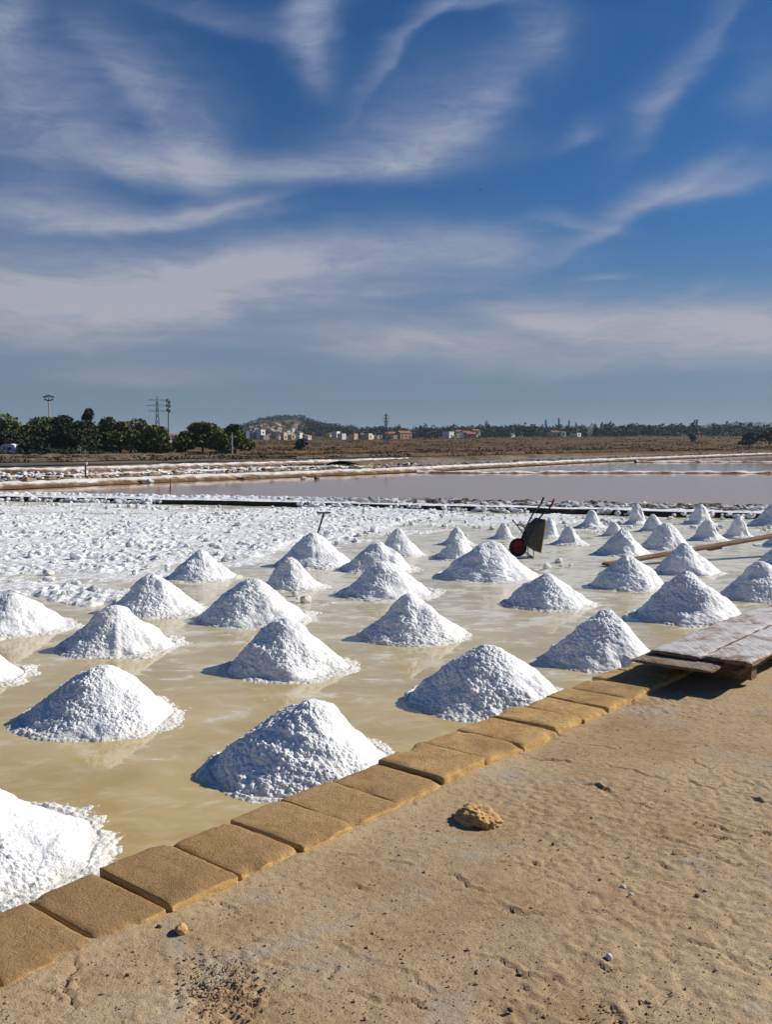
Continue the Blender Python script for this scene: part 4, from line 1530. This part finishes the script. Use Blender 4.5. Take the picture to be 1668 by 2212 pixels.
rock('rock', (1035, 1772), (0.145, 0.115, 0.062), M['stone'], 'fist sized ochre rock lying alone on the path', 'rock', 2, 0.55, ICO5)
rock('rock', (392, 2016), (0.035, 0.030, 0.026), M['stone'], 'small ochre stone on the path just below the kerb', 'rock', 5, 0.9, ICO2)
PB = [((1316, 2070), 0.018, 'pale_stone', 'white pebble lying alone low on the path'),
      ((1347, 1916), 0.015, 'pale_stone', 'white pebble on the path, upper one of a close pair'),
      ((1364, 1933), 0.013, 'pale_stone', 'pale pebble just below another white pebble on the path'),
      ((1506, 1938), 0.014, 'dark_stone', 'dark pebble on the path beside a paler one toward the right'),
      ((1524, 1926), 0.011, 'pale_stone', 'pale pebble beside a dark one toward the right'),
      ((1296, 1899), 0.010, 'dark_stone', 'dark pebble left of the close white pair on the path'),
      ((1195, 1822), 0.012, 'dark_stone', 'dark pebble below right of the ochre rock'),
      ((1102, 2180), 0.013, 'dark_stone', 'dark pebble at the bottom edge of the path'),
      ((344, 2008), 0.013, 'dark_stone', 'dark chip of stone beside the small ochre stone')]
for i, (px, s_, m_, lb) in enumerate(PB):
    rock('pebble', px, (s_, s_ * 0.8, s_ * 0.75), M[m_], lb, 'pebble', 30 + i, 1.0, ICO2)
rg = np.random.default_rng(21)
cs, ss = [], []
for i in range(6500):
    if i < 500:
        x, y = rg.normal(480, 45), rg.normal(2125, 32)
    elif i < 650:
        x, y = rg.normal(1330, 90), rg.normal(2190, 26)
    else:
        x, y = rg.uniform(-40, 1720), rg.uniform(1480, 2240)
    p = at(x, y, KZ - .045)
    if (p - KA).dot(KN) < KERB_W + 0.06:
        continue
    cs.append((p.x, p.y, path_z(p.x, p.y) + 0.002))
    ss.append(min(0.012, rg.lognormal(-5.6, 0.45)) if i < 650 else min(0.010, rg.lognormal(-6.0, 0.5)))
o = stuff(obj('soil_crumbs', lumps_mesh('soil_crumbs', cs, ss, 22), M['dirt']))
o['label'] = 'crumbs of dry earth scattered over the path'
o['category'] = 'soil'
#%%FAR
# ------------------------------------------------------------------ trees
def leaf_cloud(lobes, n, size, seed, tilt=1.0):
    """leaf-sized faces spread through a set of ellipsoids: (centre, radii)"""
    rg = np.random.default_rng(seed)
    vol = np.array([r[0] * r[1] * r[2] for _, r in lobes]) ** 0.7
    pick = rg.choice(len(lobes), n, p=vol / vol.sum())
    cen = np.array([c for c, _ in lobes])[pick]
    rad = np.array([r for _, r in lobes])[pick]
    d = rg.normal(size=(n, 3))
    d /= np.linalg.norm(d, axis=1)[:, None]
    rr = rg.uniform(0.25, 1.0, n) ** 0.35
    rr *= 1 + 0.18 * vnoise(d * 3 + pick[:, None], seed)
    c = cen + d * rad * rr[:, None]
    a = rg.normal(size=(n, 3)) + d * 0.4
    a /= np.linalg.norm(a, axis=1)[:, None]
    b = np.cross(a, rg.normal(size=(n, 3)))
    b /= np.linalg.norm(b, axis=1)[:, None]
    s = size * rg.uniform(0.6, 1.4, n)[:, None]
    V = np.stack([c - a * s, c - b * s * 0.7, c + a * s, c + b * s * 0.7], 1).reshape(-1, 3)
    return V, np.arange(4 * n).reshape(n, 4)


def tree(px, ytop, halfw, D, label, kind='pine', seed=0, n=4200, ybase=None, group='trees beside the far pans'):
    rg = random.Random(seed)
    X = (px - CX) / F * D
    zb = tz(X, D) + GROUND_Z
    zt = at_depth(px, ytop, D).z
    H = (zt - zb) * 1.05
    W = halfw * 1.34 / F * D
    t = thing({'pine': 'pine_tree', 'dark': 'evergreen_tree', 'shrub': 'shrub'}.get(kind, 'tree'), label, 'shrub' if kind == 'shrub' else 'tree', (X, D, zb), 0, group)
    lobes = []
    if kind == 'tall':
        for k in range(7):
            f = k / 6
            lobes.append(((rg.uniform(-.1, .1) * W, rg.uniform(-.1, .1) * W, H * (0.2 + 0.72 * f)), (W * (0.85 - 0.45 * f), W * (0.85 - 0.45 * f), H * 0.12)))
    else:
        lo = 0.02 if kind in ('dark', 'shrub') else 0.08
        for k in range(17 if kind != 'shrub' else 7):
            a = rg.uniform(0, 6.28)
            q = rg.uniform(0, 1) ** 0.6
            zc = rg.uniform(lo + 0.12, 0.86)
            spread = W * (1.0 - 0.75 * max(0, zc - 0.45) / 0.55)
            r = W * rg.uniform(0.30, 0.48)
            lobes.append(((math.cos(a) * q * (spread - r * .5), math.sin(a) * q * (spread - r * .5), H * zc), (r, r, min(r * 0.8, H * 0.16))))
        lobes.append(((0, 0, H * 0.88), (W * 0.42, W * 0.42, H * 0.12)))
    V, Fc = leaf_cloud(lobes, n, 0.24 if D < 260 else 0.4, seed)
    V[:, 2] = np.maximum(V[:, 2], 0.05)
    obj('crown', mesh_from('crown', V, Fc), M['leaf_pine'] if kind in ('pine', 'tall') else M['leaf_dark'], t)
    mb = MB().tube([(0, 0, -0.2), (rg.uniform(-.2, .2), 0, H * 0.35), (rg.uniform(-.3, .3), 0, H * 0.75)], [0.22, 0.17, 0.06], 7)
    for k in range(5):
        a = rg.uniform(0, 6.28)
        z0 = H * rg.uniform(0.25, 0.5)
        mb.tube([(0, 0, z0), (math.cos(a) * W * .35, math.sin(a) * W * .35, z0 + H * .12), (math.cos(a) * W * .65, math.sin(a) * W * .65, z0 + H * .22)], [0.09, 0.06, 0.025], 5)
    mb.build('trunk', M['bark'], t)
    return t


TREES = [
    (8, 897, 40, 175, 'rounded pine at the far left edge of the tree row', 'pine'),
    (52, 922, 34, 190, 'low pine between the left edge pine and the big dark group', 'pine'),
    (96, 904, 40, 180, 'pine under the floodlight mast', 'pine'),
    (140, 902, 42, 172, 'dark evergreen in front of the white rooftop at left', 'dark'),
    (195, 887, 19, 185, 'slim tree whose top rises highest above the left row', 'dark'),
    (182, 912, 50, 168, 'biggest dark grey-green evergreen in the left row', 'dark'),
    (236, 904, 27, 180, 'pine with a flat tuft top right of the slim tree', 'pine'),
    (262, 914, 36, 172, 'bright green pine right of the flat tufted one', 'pine'),
    (300, 908, 34, 184, 'broad pine just left of the lattice pylon', 'pine'),
    (335, 922, 34, 170, 'pine beneath the lattice pylon', 'pine'),
    (20, 935, 34, 165, 'low dark evergreen above the white caravan', 'dark'),
    (80, 948, 34, 162, 'low bushy tree behind the green tarpaulin shelter', 'dark'),
    (402, 934, 22, 178, 'small pine right of the lamp mast, start of the second clump', 'pine'),
    (440, 916, 46, 172, 'big round pine in the middle of the second clump', 'pine'),
    (474, 936, 24, 168, 'low pine between the two round ones of the second clump', 'pine'),
    (508, 920, 29, 176, 'round pine at the right end of the second clump', 'pine'),
    (352, 944, 20, 166, 'low pine at the foot of the lamp mast', 'pine'),
]
for i, (x, yt, hw, D, lb, kd) in enumerate(TREES):
    tree(x, yt, hw, D, lb, kd, 50 + i)
tree(1660, 928, 44, 330, 'dark rounded bush at the right edge of the far field', 'shrub', 90, 1500, group=None)
tree(1618, 938, 16, 335, 'small dark bush beside the larger one at the right field edge', 'shrub', 91, 700, group=None)
tree(654, 949, 15, 260, 'dark shrub alone in the dry field below the town', 'shrub', 92, 700, group=None)
tree(1492, 939, 10, 420, 'tiny shrub at the end of the orange reed field', 'shrub', 93, 400, group=None)
tree(862, 920, 6, 700, 'dark pointed cypress rising by the orange roofed house', 'tall', 94, 500, group=None)

# low scrub under the trees
rg = np.random.default_rng(31)
lobes = []
for i in range(150):
    x = rg.uniform(-60, 640)
    D = rg.uniform(152, 168) if x < 540 else rg.uniform(170, 260)
    X = (x - CX) / F * D
    s_ = rg.uniform(0.35, 0.9) * (1.5 if x < 220 else 0.8)
    lobes.append(((X, D, tz(X, D) - 0.1 + s_ * 0.3), (s_ * 1.5, s_, s_ * 0.8)))
V, Fc = leaf_cloud(lobes, 7000, 0.18, 32)
o = stuff(obj('scrub', mesh_from('scrub', V, Fc), M['leaf_dark']))
o['label'] = 'low scrub along the foot of the tree row'
o['category'] = 'scrub'
lobes = []
for i in range(420):
    x = rg.uniform(-80, 1700)
    y = np.interp(x, [0, 330, 640, 960, 1330, 1700], [990, 986, 982, 977, 967.5, 963]) + rg.uniform(-4, 9)
    p_ = at(x, y, 0)
    s_ = rg.uniform(0.12, 0.34)
    lobes.append(((p_.x, p_.y, 0.1 + s_ * 0.3), (s_ * 5, s_ * 2.5, s_)))
V, Fc = leaf_cloud(lobes, 16000, 0.13, 37)
o = stuff(obj('saltmarsh_plants', mesh_from('saltmarsh_plants', V, Fc), material('saltmarsh', m_foliage((0.05, 0.040, 0.020), (0.13, 0.10, 0.045)))))
o['label'] = 'low saltmarsh plants on the earth banks between the far pans'
o['category'] = 'plants'
# dry reeds over the field
lobes = []
for i in range(900):
    D = rg.uniform(230, 640)
    x = rg.uniform(560, 1760)
    X = (x - CX) / F * D
    s_ = rg.uniform(0.5, 1.3)
    lobes.append(((X, D, tz(X, D) - 0.1), (s_ * 4.0, s_ * 2, s_ * 0.55)))
V, Fc = leaf_cloud(lobes, 22000, 0.28, 33)
o = stuff(obj('dry_reeds', mesh_from('dry_reeds', V, Fc), M['leaf_dry']))
o['label'] = 'dry orange brown reeds over the far field'
o['category'] = 'reeds'
# the far wood, one dark mass
lobes = []
for i in range(1500):
    x = rg.uniform(515, 1780)
    D = rg.uniform(850, 1350) if 640 < x < 890 and rg.random() < .8 else rg.uniform(690, 1350)
    X = (x - CX) / F * D
    if x < 660 and rg.random() < 0.72:
        continue
    h_ = rg.uniform(4.5, 10.5) * (0.45 if x < 660 else 1.0)
    z0 = tz(X, D)
    for k in range(4):
        lobes.append(((X + rg.uniform(-3, 3), D + rg.uniform(-3, 3), z0 + h_ * rg.uniform(.2, .8)), (rg.uniform(2, 4), rg.uniform(2, 4), h_ * rg.uniform(.25, .45))))
for i in range(420):     # bushes on the hillside and the far ridge
    if i < 150:
        X, D = rg.normal(-160, 75), rg.normal(1440, 90)
    else:
        X, D = rg.uniform(330, 1250), rg.uniform(2350, 2700)
    z0 = tz(X, D)
    s_ = rg.uniform(2.0, 4.5)
    lobes.append(((X, D, z0 + s_ * .3), (s_ * 1.6, s_ * 1.6, s_)))
V, Fc = leaf_cloud(lobes, 120000, 0.9, 34)
o = stuff(obj('far_wood', mesh_from('far_wood', V, Fc), M['leaf_far']))
o['label'] = 'dark far wood running along the horizon'
o['category'] = 'wood'


# ------------------------------------------------------------------ houses
def house(x, D, w, h, dep, rot, wall, label, roof='flat', windows=True, group='houses of the far town', zoff=0.0, name='house'):
    X = (x - CX) / F * D
    z = tz(X, D) + zoff
    t = thing(name, label, 'house', (X, D, z), rot, group)
    MB().box((0, 0, h / 2 - 1.0), (w, dep, h + 2.0)).build('wall', M[wall], t)
    if roof == 'flat':
        mb = MB()
        for c_, s_ in (((0, -dep / 2 + .12, h + .25), (w + .1, .3, .5)), ((0, dep / 2 - .12, h + .25), (w + .1, .3, .5)),
                       ((-w / 2 + .12, 0, h + .25), (.3, dep - .5, .5)), ((w / 2 - .12, 0, h + .25), (.3, dep - .5, .5))):
            mb.box(c_, s_)
        mb.build('parapet', M[wall], t)
    else:
        e = 0.35
        rz = h + w * 0.17
        V = [(-w / 2 - e, -dep / 2 - e, h), (w / 2 + e, -dep / 2 - e, h), (w / 2 + e, dep / 2 + e, h), (-w / 2 - e, dep / 2 + e, h),
             (-w / 2 - e, 0, rz), (w / 2 + e, 0, rz)]
        MB().add(V, [(0, 1, 5, 4), (2, 3, 4, 5), (0, 4, 3), (1, 2, 5), (0, 3, 2, 1)]).build('roof', M['roof'], t)
    if windows:
        nfl = max(1, int(h // 3))
        nw = max(1, int(w // 3.2))
        for fl in range(nfl):
            for k in range(nw):
                MB().box(((k + .5) / nw * w - w / 2, -dep / 2 - 0.02, 1.6 + fl * 3.0), (1.1, 0.1, 1.4)).build('window', M['glass'], t)
        MB().box((w / 2 + 0.02, 0, 1.6), (0.1, 1.1, 1.4)).build('window', M['glass'], t)
    return t


rh = random.Random(8)
WALLS = ['white_wall'] * 5 + ['cream_wall'] * 3 + ['pink_wall'] * 2 + ['grey_wall'] * 2
ORD = ['first', 'second', 'third', 'fourth', 'fifth', 'sixth', 'seventh', 'eighth', 'ninth', 'tenth', 'eleventh', 'twelfth', 'thirteenth', 'fourteenth',
       'fifteenth', 'sixteenth', 'seventeenth', 'eighteenth', 'nineteenth', 'twentieth']
town = []
for i in range(108):
    hillside = i < 78
    x = rh.gauss(590, 36) if hillside else rh.uniform(645, 880)
    if x < 532 or (hillside and x > 662):
        x = rh.uniform(534, 650)
    D = rh.uniform(620, 1180) if hillside else rh.uniform(640, 860)
    town.append((x, D, rh.uniform(2.8, 5.4), rh.choice([2.6, 3.0, 4.2, 5.0, 6.0]) * (1 if hillside else 0.8), rh.choice(WALLS), rh.choice(['flat', 'flat', 'tiled']), hillside, i))
town.sort()
seen = {}
for x, D, w, h, wl, rf, hillside, i in town:
    key = (wl, rf, hillside)
    seen[key] = seen.get(key, -1) + 1
    lb = '%s %s house with %s roof counted from the left %s' % (ORD[min(seen[key], 19)], {'white_wall': 'white', 'cream_wall': 'cream', 'pink_wall': 'pinkish', 'grey_wall': 'grey'}[wl], rf,
                                                              'in the hillside town' if hillside else 'between hill and middle pylon')
    house(x, D, w, h, rh.uniform(3, 5), rh.uniform(.35, 1.1), wl, lb, rf, windows=i % 2 == 0)
for x, D, w, h, wl, rf, lb in (
        (842, 690, 13, 4.5, 'pink_wall', 'tile', 'long low house with orange roof left of the cypress'),
        (872, 690, 14, 5.0, 'pink_wall', 'tile', 'long orange house right of the cypress'),
        (968, 660, 7, 5.0, 'white_wall', 'flat', 'bright white house at the left of the middle cluster'),
        (985, 720, 10, 6.0, 'cream_wall', 'tile', 'cream house with tiled roof in the middle cluster'),
        (975, 900, 15, 8.5, 'white_wall', 'flat', 'wide white block standing highest in the middle cluster'),
        (1005, 660, 8, 5.0, 'white_wall', 'tile', 'white gabled house in the middle cluster'),
        (1025, 700, 9, 6.5, 'cream_wall', 'tile', 'tall cream house at the right of the middle cluster'),
        (1015, 640, 9, 3.4, 'pink_wall', 'tile', 'low pinkish house in front of the middle cluster'),
        (1100, 720, 8, 4.5, 'white_wall', 'flat', 'small white house alone right of the middle cluster'),
        (1118, 760, 7, 4.0, 'grey_wall', 'flat', 'small grey house behind the lone white one'),
        (1196, 680, 9, 4.2, 'cream_wall', 'tile', 'cream house at the field edge under the pylons'),
        (1212, 680, 5, 4.0, 'white_wall', 'tile', 'white shed touching the cream house under the pylons'),
        (1242, 660, 6, 2.6, 'white_wall', 'flat', 'low white shed at the field edge left of the smoke'),
        (1340, 760, 9, 4.5, 'white_wall', 'tile', 'white house among the trees right of the smoke'),
        (1385, 800, 8, 5.0, 'cream_wall', 'tile', 'cream house farther right of the smoke'),
        (1505, 820, 7, 4.0, 'pink_wall', 'tile', 'pinkish house in the wood toward the right'),
        (1560, 850, 14, 4.5, 'white_wall', 'flat', 'long white building in the wood near the right edge'),
        (1612, 860, 6, 5.0, 'white_wall', 'tile', 'white house in the wood above the right bushes')):
    house(x, D, w * 0.72, h * 0.8, 6, rh.uniform(.3, .9), wl, lb, rf, group='houses along the far wood')
for x, D, w, h, wl, rf, lb in (
        (140, 230, 2.4, 8.2, 'white_wall', 'flat', 'white rooftop block showing above the trees beside the floodlight mast'),
        (82, 230, 1.8, 7.4, 'white_wall', 'flat', 'small white roof turret above the trees left of the floodlight mast'),
        (42, 215, 4.5, 5.2, 'cream_wall', 'tile', 'cream house half hidden among the left trees'),
        (62, 205, 3.5, 3.8, 'white_wall', 'tile', 'white gable between the left trees'),
        (371, 200, 2.6, 3.6, 'white_wall', 'tile', 'little white hut with reddish roof beside the lamp mast')):
    house(x, D, w, h, 4, rh.uniform(.3, .9), wl, lb, rf, group='houses behind the tree row')

# ------------------------------------------------------------------ things at the foot of the trees
def at_ground(x, D):
    X = (x - CX) / F * D
    return Vector((X, D, tz(X, D) + GROUND_Z))


p = at_ground(23, 160)
cv = thing('caravan', 'white caravan with rounded roof parked at the far left below the trees', 'caravan', p)
V, Fc = [], []
prof_ = [(-1.25, 0.35), (-1.25, 1.5), (-1.05, 1.9), (-0.5, 2.1), (0.5, 2.1), (1.05, 1.9), (1.25, 1.5), (1.25, 0.35)]
for yy in (-0.9, 0.9):
    V += [(a, yy, b) for a, b in prof_]
n_ = len(prof_)
Fc = [tuple(range(n_)), tuple(range(2 * n_ - 1, n_ - 1, -1))] + [(k, k + n_, (k + 1) % n_ + n_, (k + 1) % n_) for k in range(n_)]
MB().add(V, Fc).build('body', M['canvas'], cv)
MB().box((0.3, -0.92, 1.3), (0.7, 0.05, 0.45)).build('window', M['glass'], cv)
MB().box((-0.55, -0.92, 1.05), (0.5, 0.05, 1.3)).build('door', M['grey_wall'], cv)
for sx in (-0.5, 0.5):
    MB().tube([(sx, -0.92, 0.3), (sx, -0.78, 0.3)], 0.3, 14).build('wheel', M['tyre'], cv)

p = at_ground(82, 160)
sh = thing('shelter', 'green tarpaulin shelter right of the white caravan below the trees', 'shelter', p)
MB().add([(-1.1, -.9, 1.1), (1.1, -.9, 1.1), (1.1, .9, 1.1), (-1.1, .9, 1.1), (-1.1, 0, 1.7), (1.1, 0, 1.7), (-1.1, -.9, 0.1), (1.1, -.9, 0.1), (1.1, .9, .1), (-1.1, .9, .1)],
         [(0, 1, 5, 4), (2, 3, 4, 5), (6, 7, 1, 0), (7, 8, 2, 5, 1), (9, 6, 0, 4, 3), (8, 9, 3, 2)]).build('tarpaulin', M['tarp'], sh)
for sx in (-1.1, 1.1):
    MB().tube([(sx, -0.93, 0), (sx, -0.93, 1.1)], 0.04, 6).build('post', M['steel'], sh)
p = at_ground(146, 162)
fe = thing('picket_fence', 'row of pale posts below the biggest dark evergreen', 'fence', p)
for k in range(9):
    MB().box((-3.4 + k * 0.8, 0, 0.55), (0.10, 0.08, 1.3)).build('post', M['concrete'], fe)
MB().box((-0.2, 0.05, 0.85), (6.8, 0.03, 0.08)).build('rail', M['concrete'], fe)


# ------------------------------------------------------------------ masts and pylons
def pylon(x, ytop, D, label, arms=(0.72, 0.82, 0.92), w=0.11, aw=0.20, group='electricity pylons on the horizon', bars=9, r=None):
    b = at_ground(x, D)
    H = at_depth(x, ytop, D).z - b.z
    t = thing('pylon', label, 'pylon', b, 0.35, group)
    r = r or max(0.05, D * 0.00022)
    mb = MB()
    lv = np.linspace(0, 0.9, bars)
    def hw(f):
        return H * w * (1 - f) ** 1.2 * 0.5 + H * 0.010
    for sx in (-1, 1):
        for sy in (-1, 1):
            mb.tube([(sx * hw(f), sy * hw(f), H * f) for f in lv] + [(0, 0, H)], r, 4)
    for a, c_ in zip(lv, lv[1:]):
        for q in range(4):
            s1, s2 = [(-1, -1), (1, -1), (1, 1), (-1, 1)][q], [(1, -1), (1, 1), (-1, 1), (-1, -1)][q]
            mb.tube([(s1[0] * hw(a), s1[1] * hw(a), H * a), (s2[0] * hw(c_), s2[1] * hw(c_), H * c_)], r * 0.7, 3)
            mb.tube([(s2[0] * hw(a), s2[1] * hw(a), H * a), (s1[0] * hw(c_), s1[1] * hw(c_), H * c_)], r * 0.7, 3)
    mb.build('lattice_tower', M['steel'], t)
    for k, f in enumerate(arms):
        m2 = MB()
        L_ = H * aw * (0.5 if k != 1 else 0.62)
        for sx in (-1, 1):
            m2.tube([(sx * hw(f), 0, H * f + H * .015), (sx * L_, 0, H * f)], r * 0.9, 4)
            m2.tube([(sx * hw(f), 0, H * f - H * .02), (sx * L_, 0, H * f)], r * 0.9, 4)
            m2.tube([(sx * L_, 0, H * f), (sx * L_, 0, H * f - H * .03)], r * 1.1, 4)
        m2.build('cross_arm', M['steel'], t)


pylon(342, 855, 300, 'big lattice pylon rising behind the left trees', w=0.09, aw=0.30)
pylon(834, 892, 420, 'lattice pylon standing alone at the middle of the horizon', w=0.12, aw=0.17)
pylon(1050, 908, 900, 'small pylon on the horizon right of the middle cluster of houses', aw=0.18)
pylon(1178, 906, 1000, 'faint left one of four far pylons above the wood', aw=0.14)
pylon(1206, 902, 1000, 'tallest of four far pylons above the wood', aw=0.12)
pylon(1228, 907, 1100, 'third of four far pylons above the wood', aw=0.12)
pylon(1243, 912, 1250, 'rightmost and smallest of four far pylons', aw=0.12)

b = at_ground(110, 240)
H = at_depth(110, 857, 240).z - b.z
fm = thing('floodlight_mast', 'pale floodlight mast with a ring of lamps above the left trees', 'mast', b)
MB().tube([(0, 0, 0), (0, 0, H)], [0.28, 0.16], 8).build('pole', M['concrete'], fm)
rr = random.Random(2)
MB().tube([(-1.1, 0, H - .15), (1.1, 0, H - .15)], 0.06, 5).build('crossbar', M['steel'], fm)
MB().tube([(-0.9, 0, H - .8), (0.9, 0, H - .8)], 0.06, 5).build('crossbar', M['steel'], fm)
for dx, dzz in ((-1.1, 0), (-.55, .2), (0, .35), (.55, .2), (1.1, 0), (-.85, -.65), (-.25, -.85), (.3, -.8), (.9, -.65)):
    MB().box((dx, -0.15, H + dzz - 0.1), (0.42, 0.25, 0.36)).build('lamp', M['iron'], fm)
b = at_ground(366, 190)
H = at_depth(366, 862, 190).z - b.z
lm = thing('antenna_mast', 'slim mast hung with antennas in the gap between the tree clumps', 'mast', b)
MB().tube([(0, 0, 0), (0, 0, H)], [0.15, 0.09], 8).build('pole', M['steel'], lm)
for k, (dx, f) in enumerate(((-.28, .97), (.3, .94), (-.3, .88), (.32, .87), (-.25, .80), (.28, .78), (.3, .3), (-.3, .27), (.28, .20))):
    MB().box((dx, -0.05, H * f), (0.22, 0.16, 0.62)).build('antenna', M['iron'] if f > .5 else M['canvas'], lm)
    MB().tube([(0, 0, H * f), (dx, -0.05, H * f)], 0.03, 4).build('bracket', M['steel'], lm)
b = at_ground(502, 160)
H = at_depth(502, 934, 160).z - b.z
up = thing('utility_pole', 'grey concrete pole in front of the rightmost round pine', 'pole', b)
MB().tube([(0, 0, 0), (0, 0, H)], [0.12, 0.08], 8).build('pole', M['concrete'], up)
MB().box((0, 0, H - .15), (0.6, 0.06, 0.06)).build('crossbar', M['steel'], up)
p = at(185, 1038, 0)
ps = thing('wooden_post', 'dark wooden post with a white cap standing in the far shallow pan', 'post', p)
Hp = at_depth(185, 1003, p.y).z
MB().tube([(0, 0, -0.1), (0.01, 0, Hp * .5), (0, 0, Hp)], [0.05, 0.045, 0.045], 7).build('shaft', M['iron'], ps)
MB().box((0.0, 0, Hp + 0.05), (0.2, 0.14, 0.14)).build('cap', M['white_wall'], ps)
p = at(368, 1062, 0)
Hp = at_depth(368, 1050, p.y).z
ps = tag(MB().tube([(0, 0, -.1), (0.02, 0, 0.35), (0, 0, 0.62)], [0.035, 0.03, 0.028], 7).build('wooden_stake', M['brown_iron'], loc=p), 'thin stake in the pink pond near its left tip', 'stake')

# thin smoke rising at the field edge
sp = at_ground(1272, 640)
sb = MB().tube([(0, 0, 0.2), (0.3, 0, 3.5), (0.9, 0, 7.0), (1.9, 0, 11.0)], [1.2, 2.0, 2.6, 1.0], 12)
sm = bpy.data.materials.new('smoke')
sm.use_nodes = True
sm.node_tree.nodes.remove(sm.node_tree.nodes['Principled BSDF'])
sv = sm.node_tree.nodes.new('ShaderNodeVolumePrincipled')
sv.inputs['Color'].default_value = (0.9, 0.93, 0.97, 1)
sv.inputs['Density'].default_value = 0.055
sm.node_tree.links.new(sv.outputs[0], sm.node_tree.nodes['Material Output'].inputs['Volume'])
o = stuff(sb.build('smoke', sm, loc=sp))
o['label'] = 'faint pale smoke rising at the edge of the far field'
o['category'] = 'smoke'

# bird high in the sky
bd = thing('bird', 'dark bird flying high in the blue sky right of centre', 'bird', at_depth(1037, 411, 90))
V = [(0, .12, 0), (0.02, -.14, 0.0), (0.16, .03, .05), (0.34, -.04, .01), (-0.16, .03, .05), (-0.34, -.04, .01), (0, 0, -.04), (0, 0.0, .03)]
MB().add(V, [(7, 2, 0), (7, 1, 2), (2, 1, 3), (7, 0, 4), (7, 4, 1), (4, 5, 1), (6, 0, 2), (6, 2, 1), (6, 4, 0), (6, 1, 4)]).build('body', M['iron'], bd)

# ------------------------------------------------------------------ the air between
def build_haze():
    x0, x1, y0, y1, z0, z1 = -32000, 32000, -1600, 9900, -1.2, 75
    mb = MB().box(((x0 + x1) / 2, (y0 + y1) / 2, (z0 + z1) / 2), (x1 - x0, y1 - y0, z1 - z0))
    m = bpy.data.materials.new('haze')
    m.use_nodes = True
    nt = m.node_tree
    nt.nodes.remove(nt.nodes['Principled BSDF'])
    v = nt.nodes.new('ShaderNodeVolumePrincipled')
    v.inputs['Color'].default_value = (0.70, 0.86, 1.0, 1)
    v.inputs['Density'].default_value = HAZE_DENSITY
    v.inputs['Anisotropy'].default_value = 0.2
    nt.links.new(v.outputs[0], nt.nodes['Material Output'].inputs['Volume'])
    o = stuff(mb.build('haze', m))
    o['label'] = 'thin bluish air haze over the whole salt works'
    o['category'] = 'haze'


HAZE_DENSITY = 0.000095
build_haze()
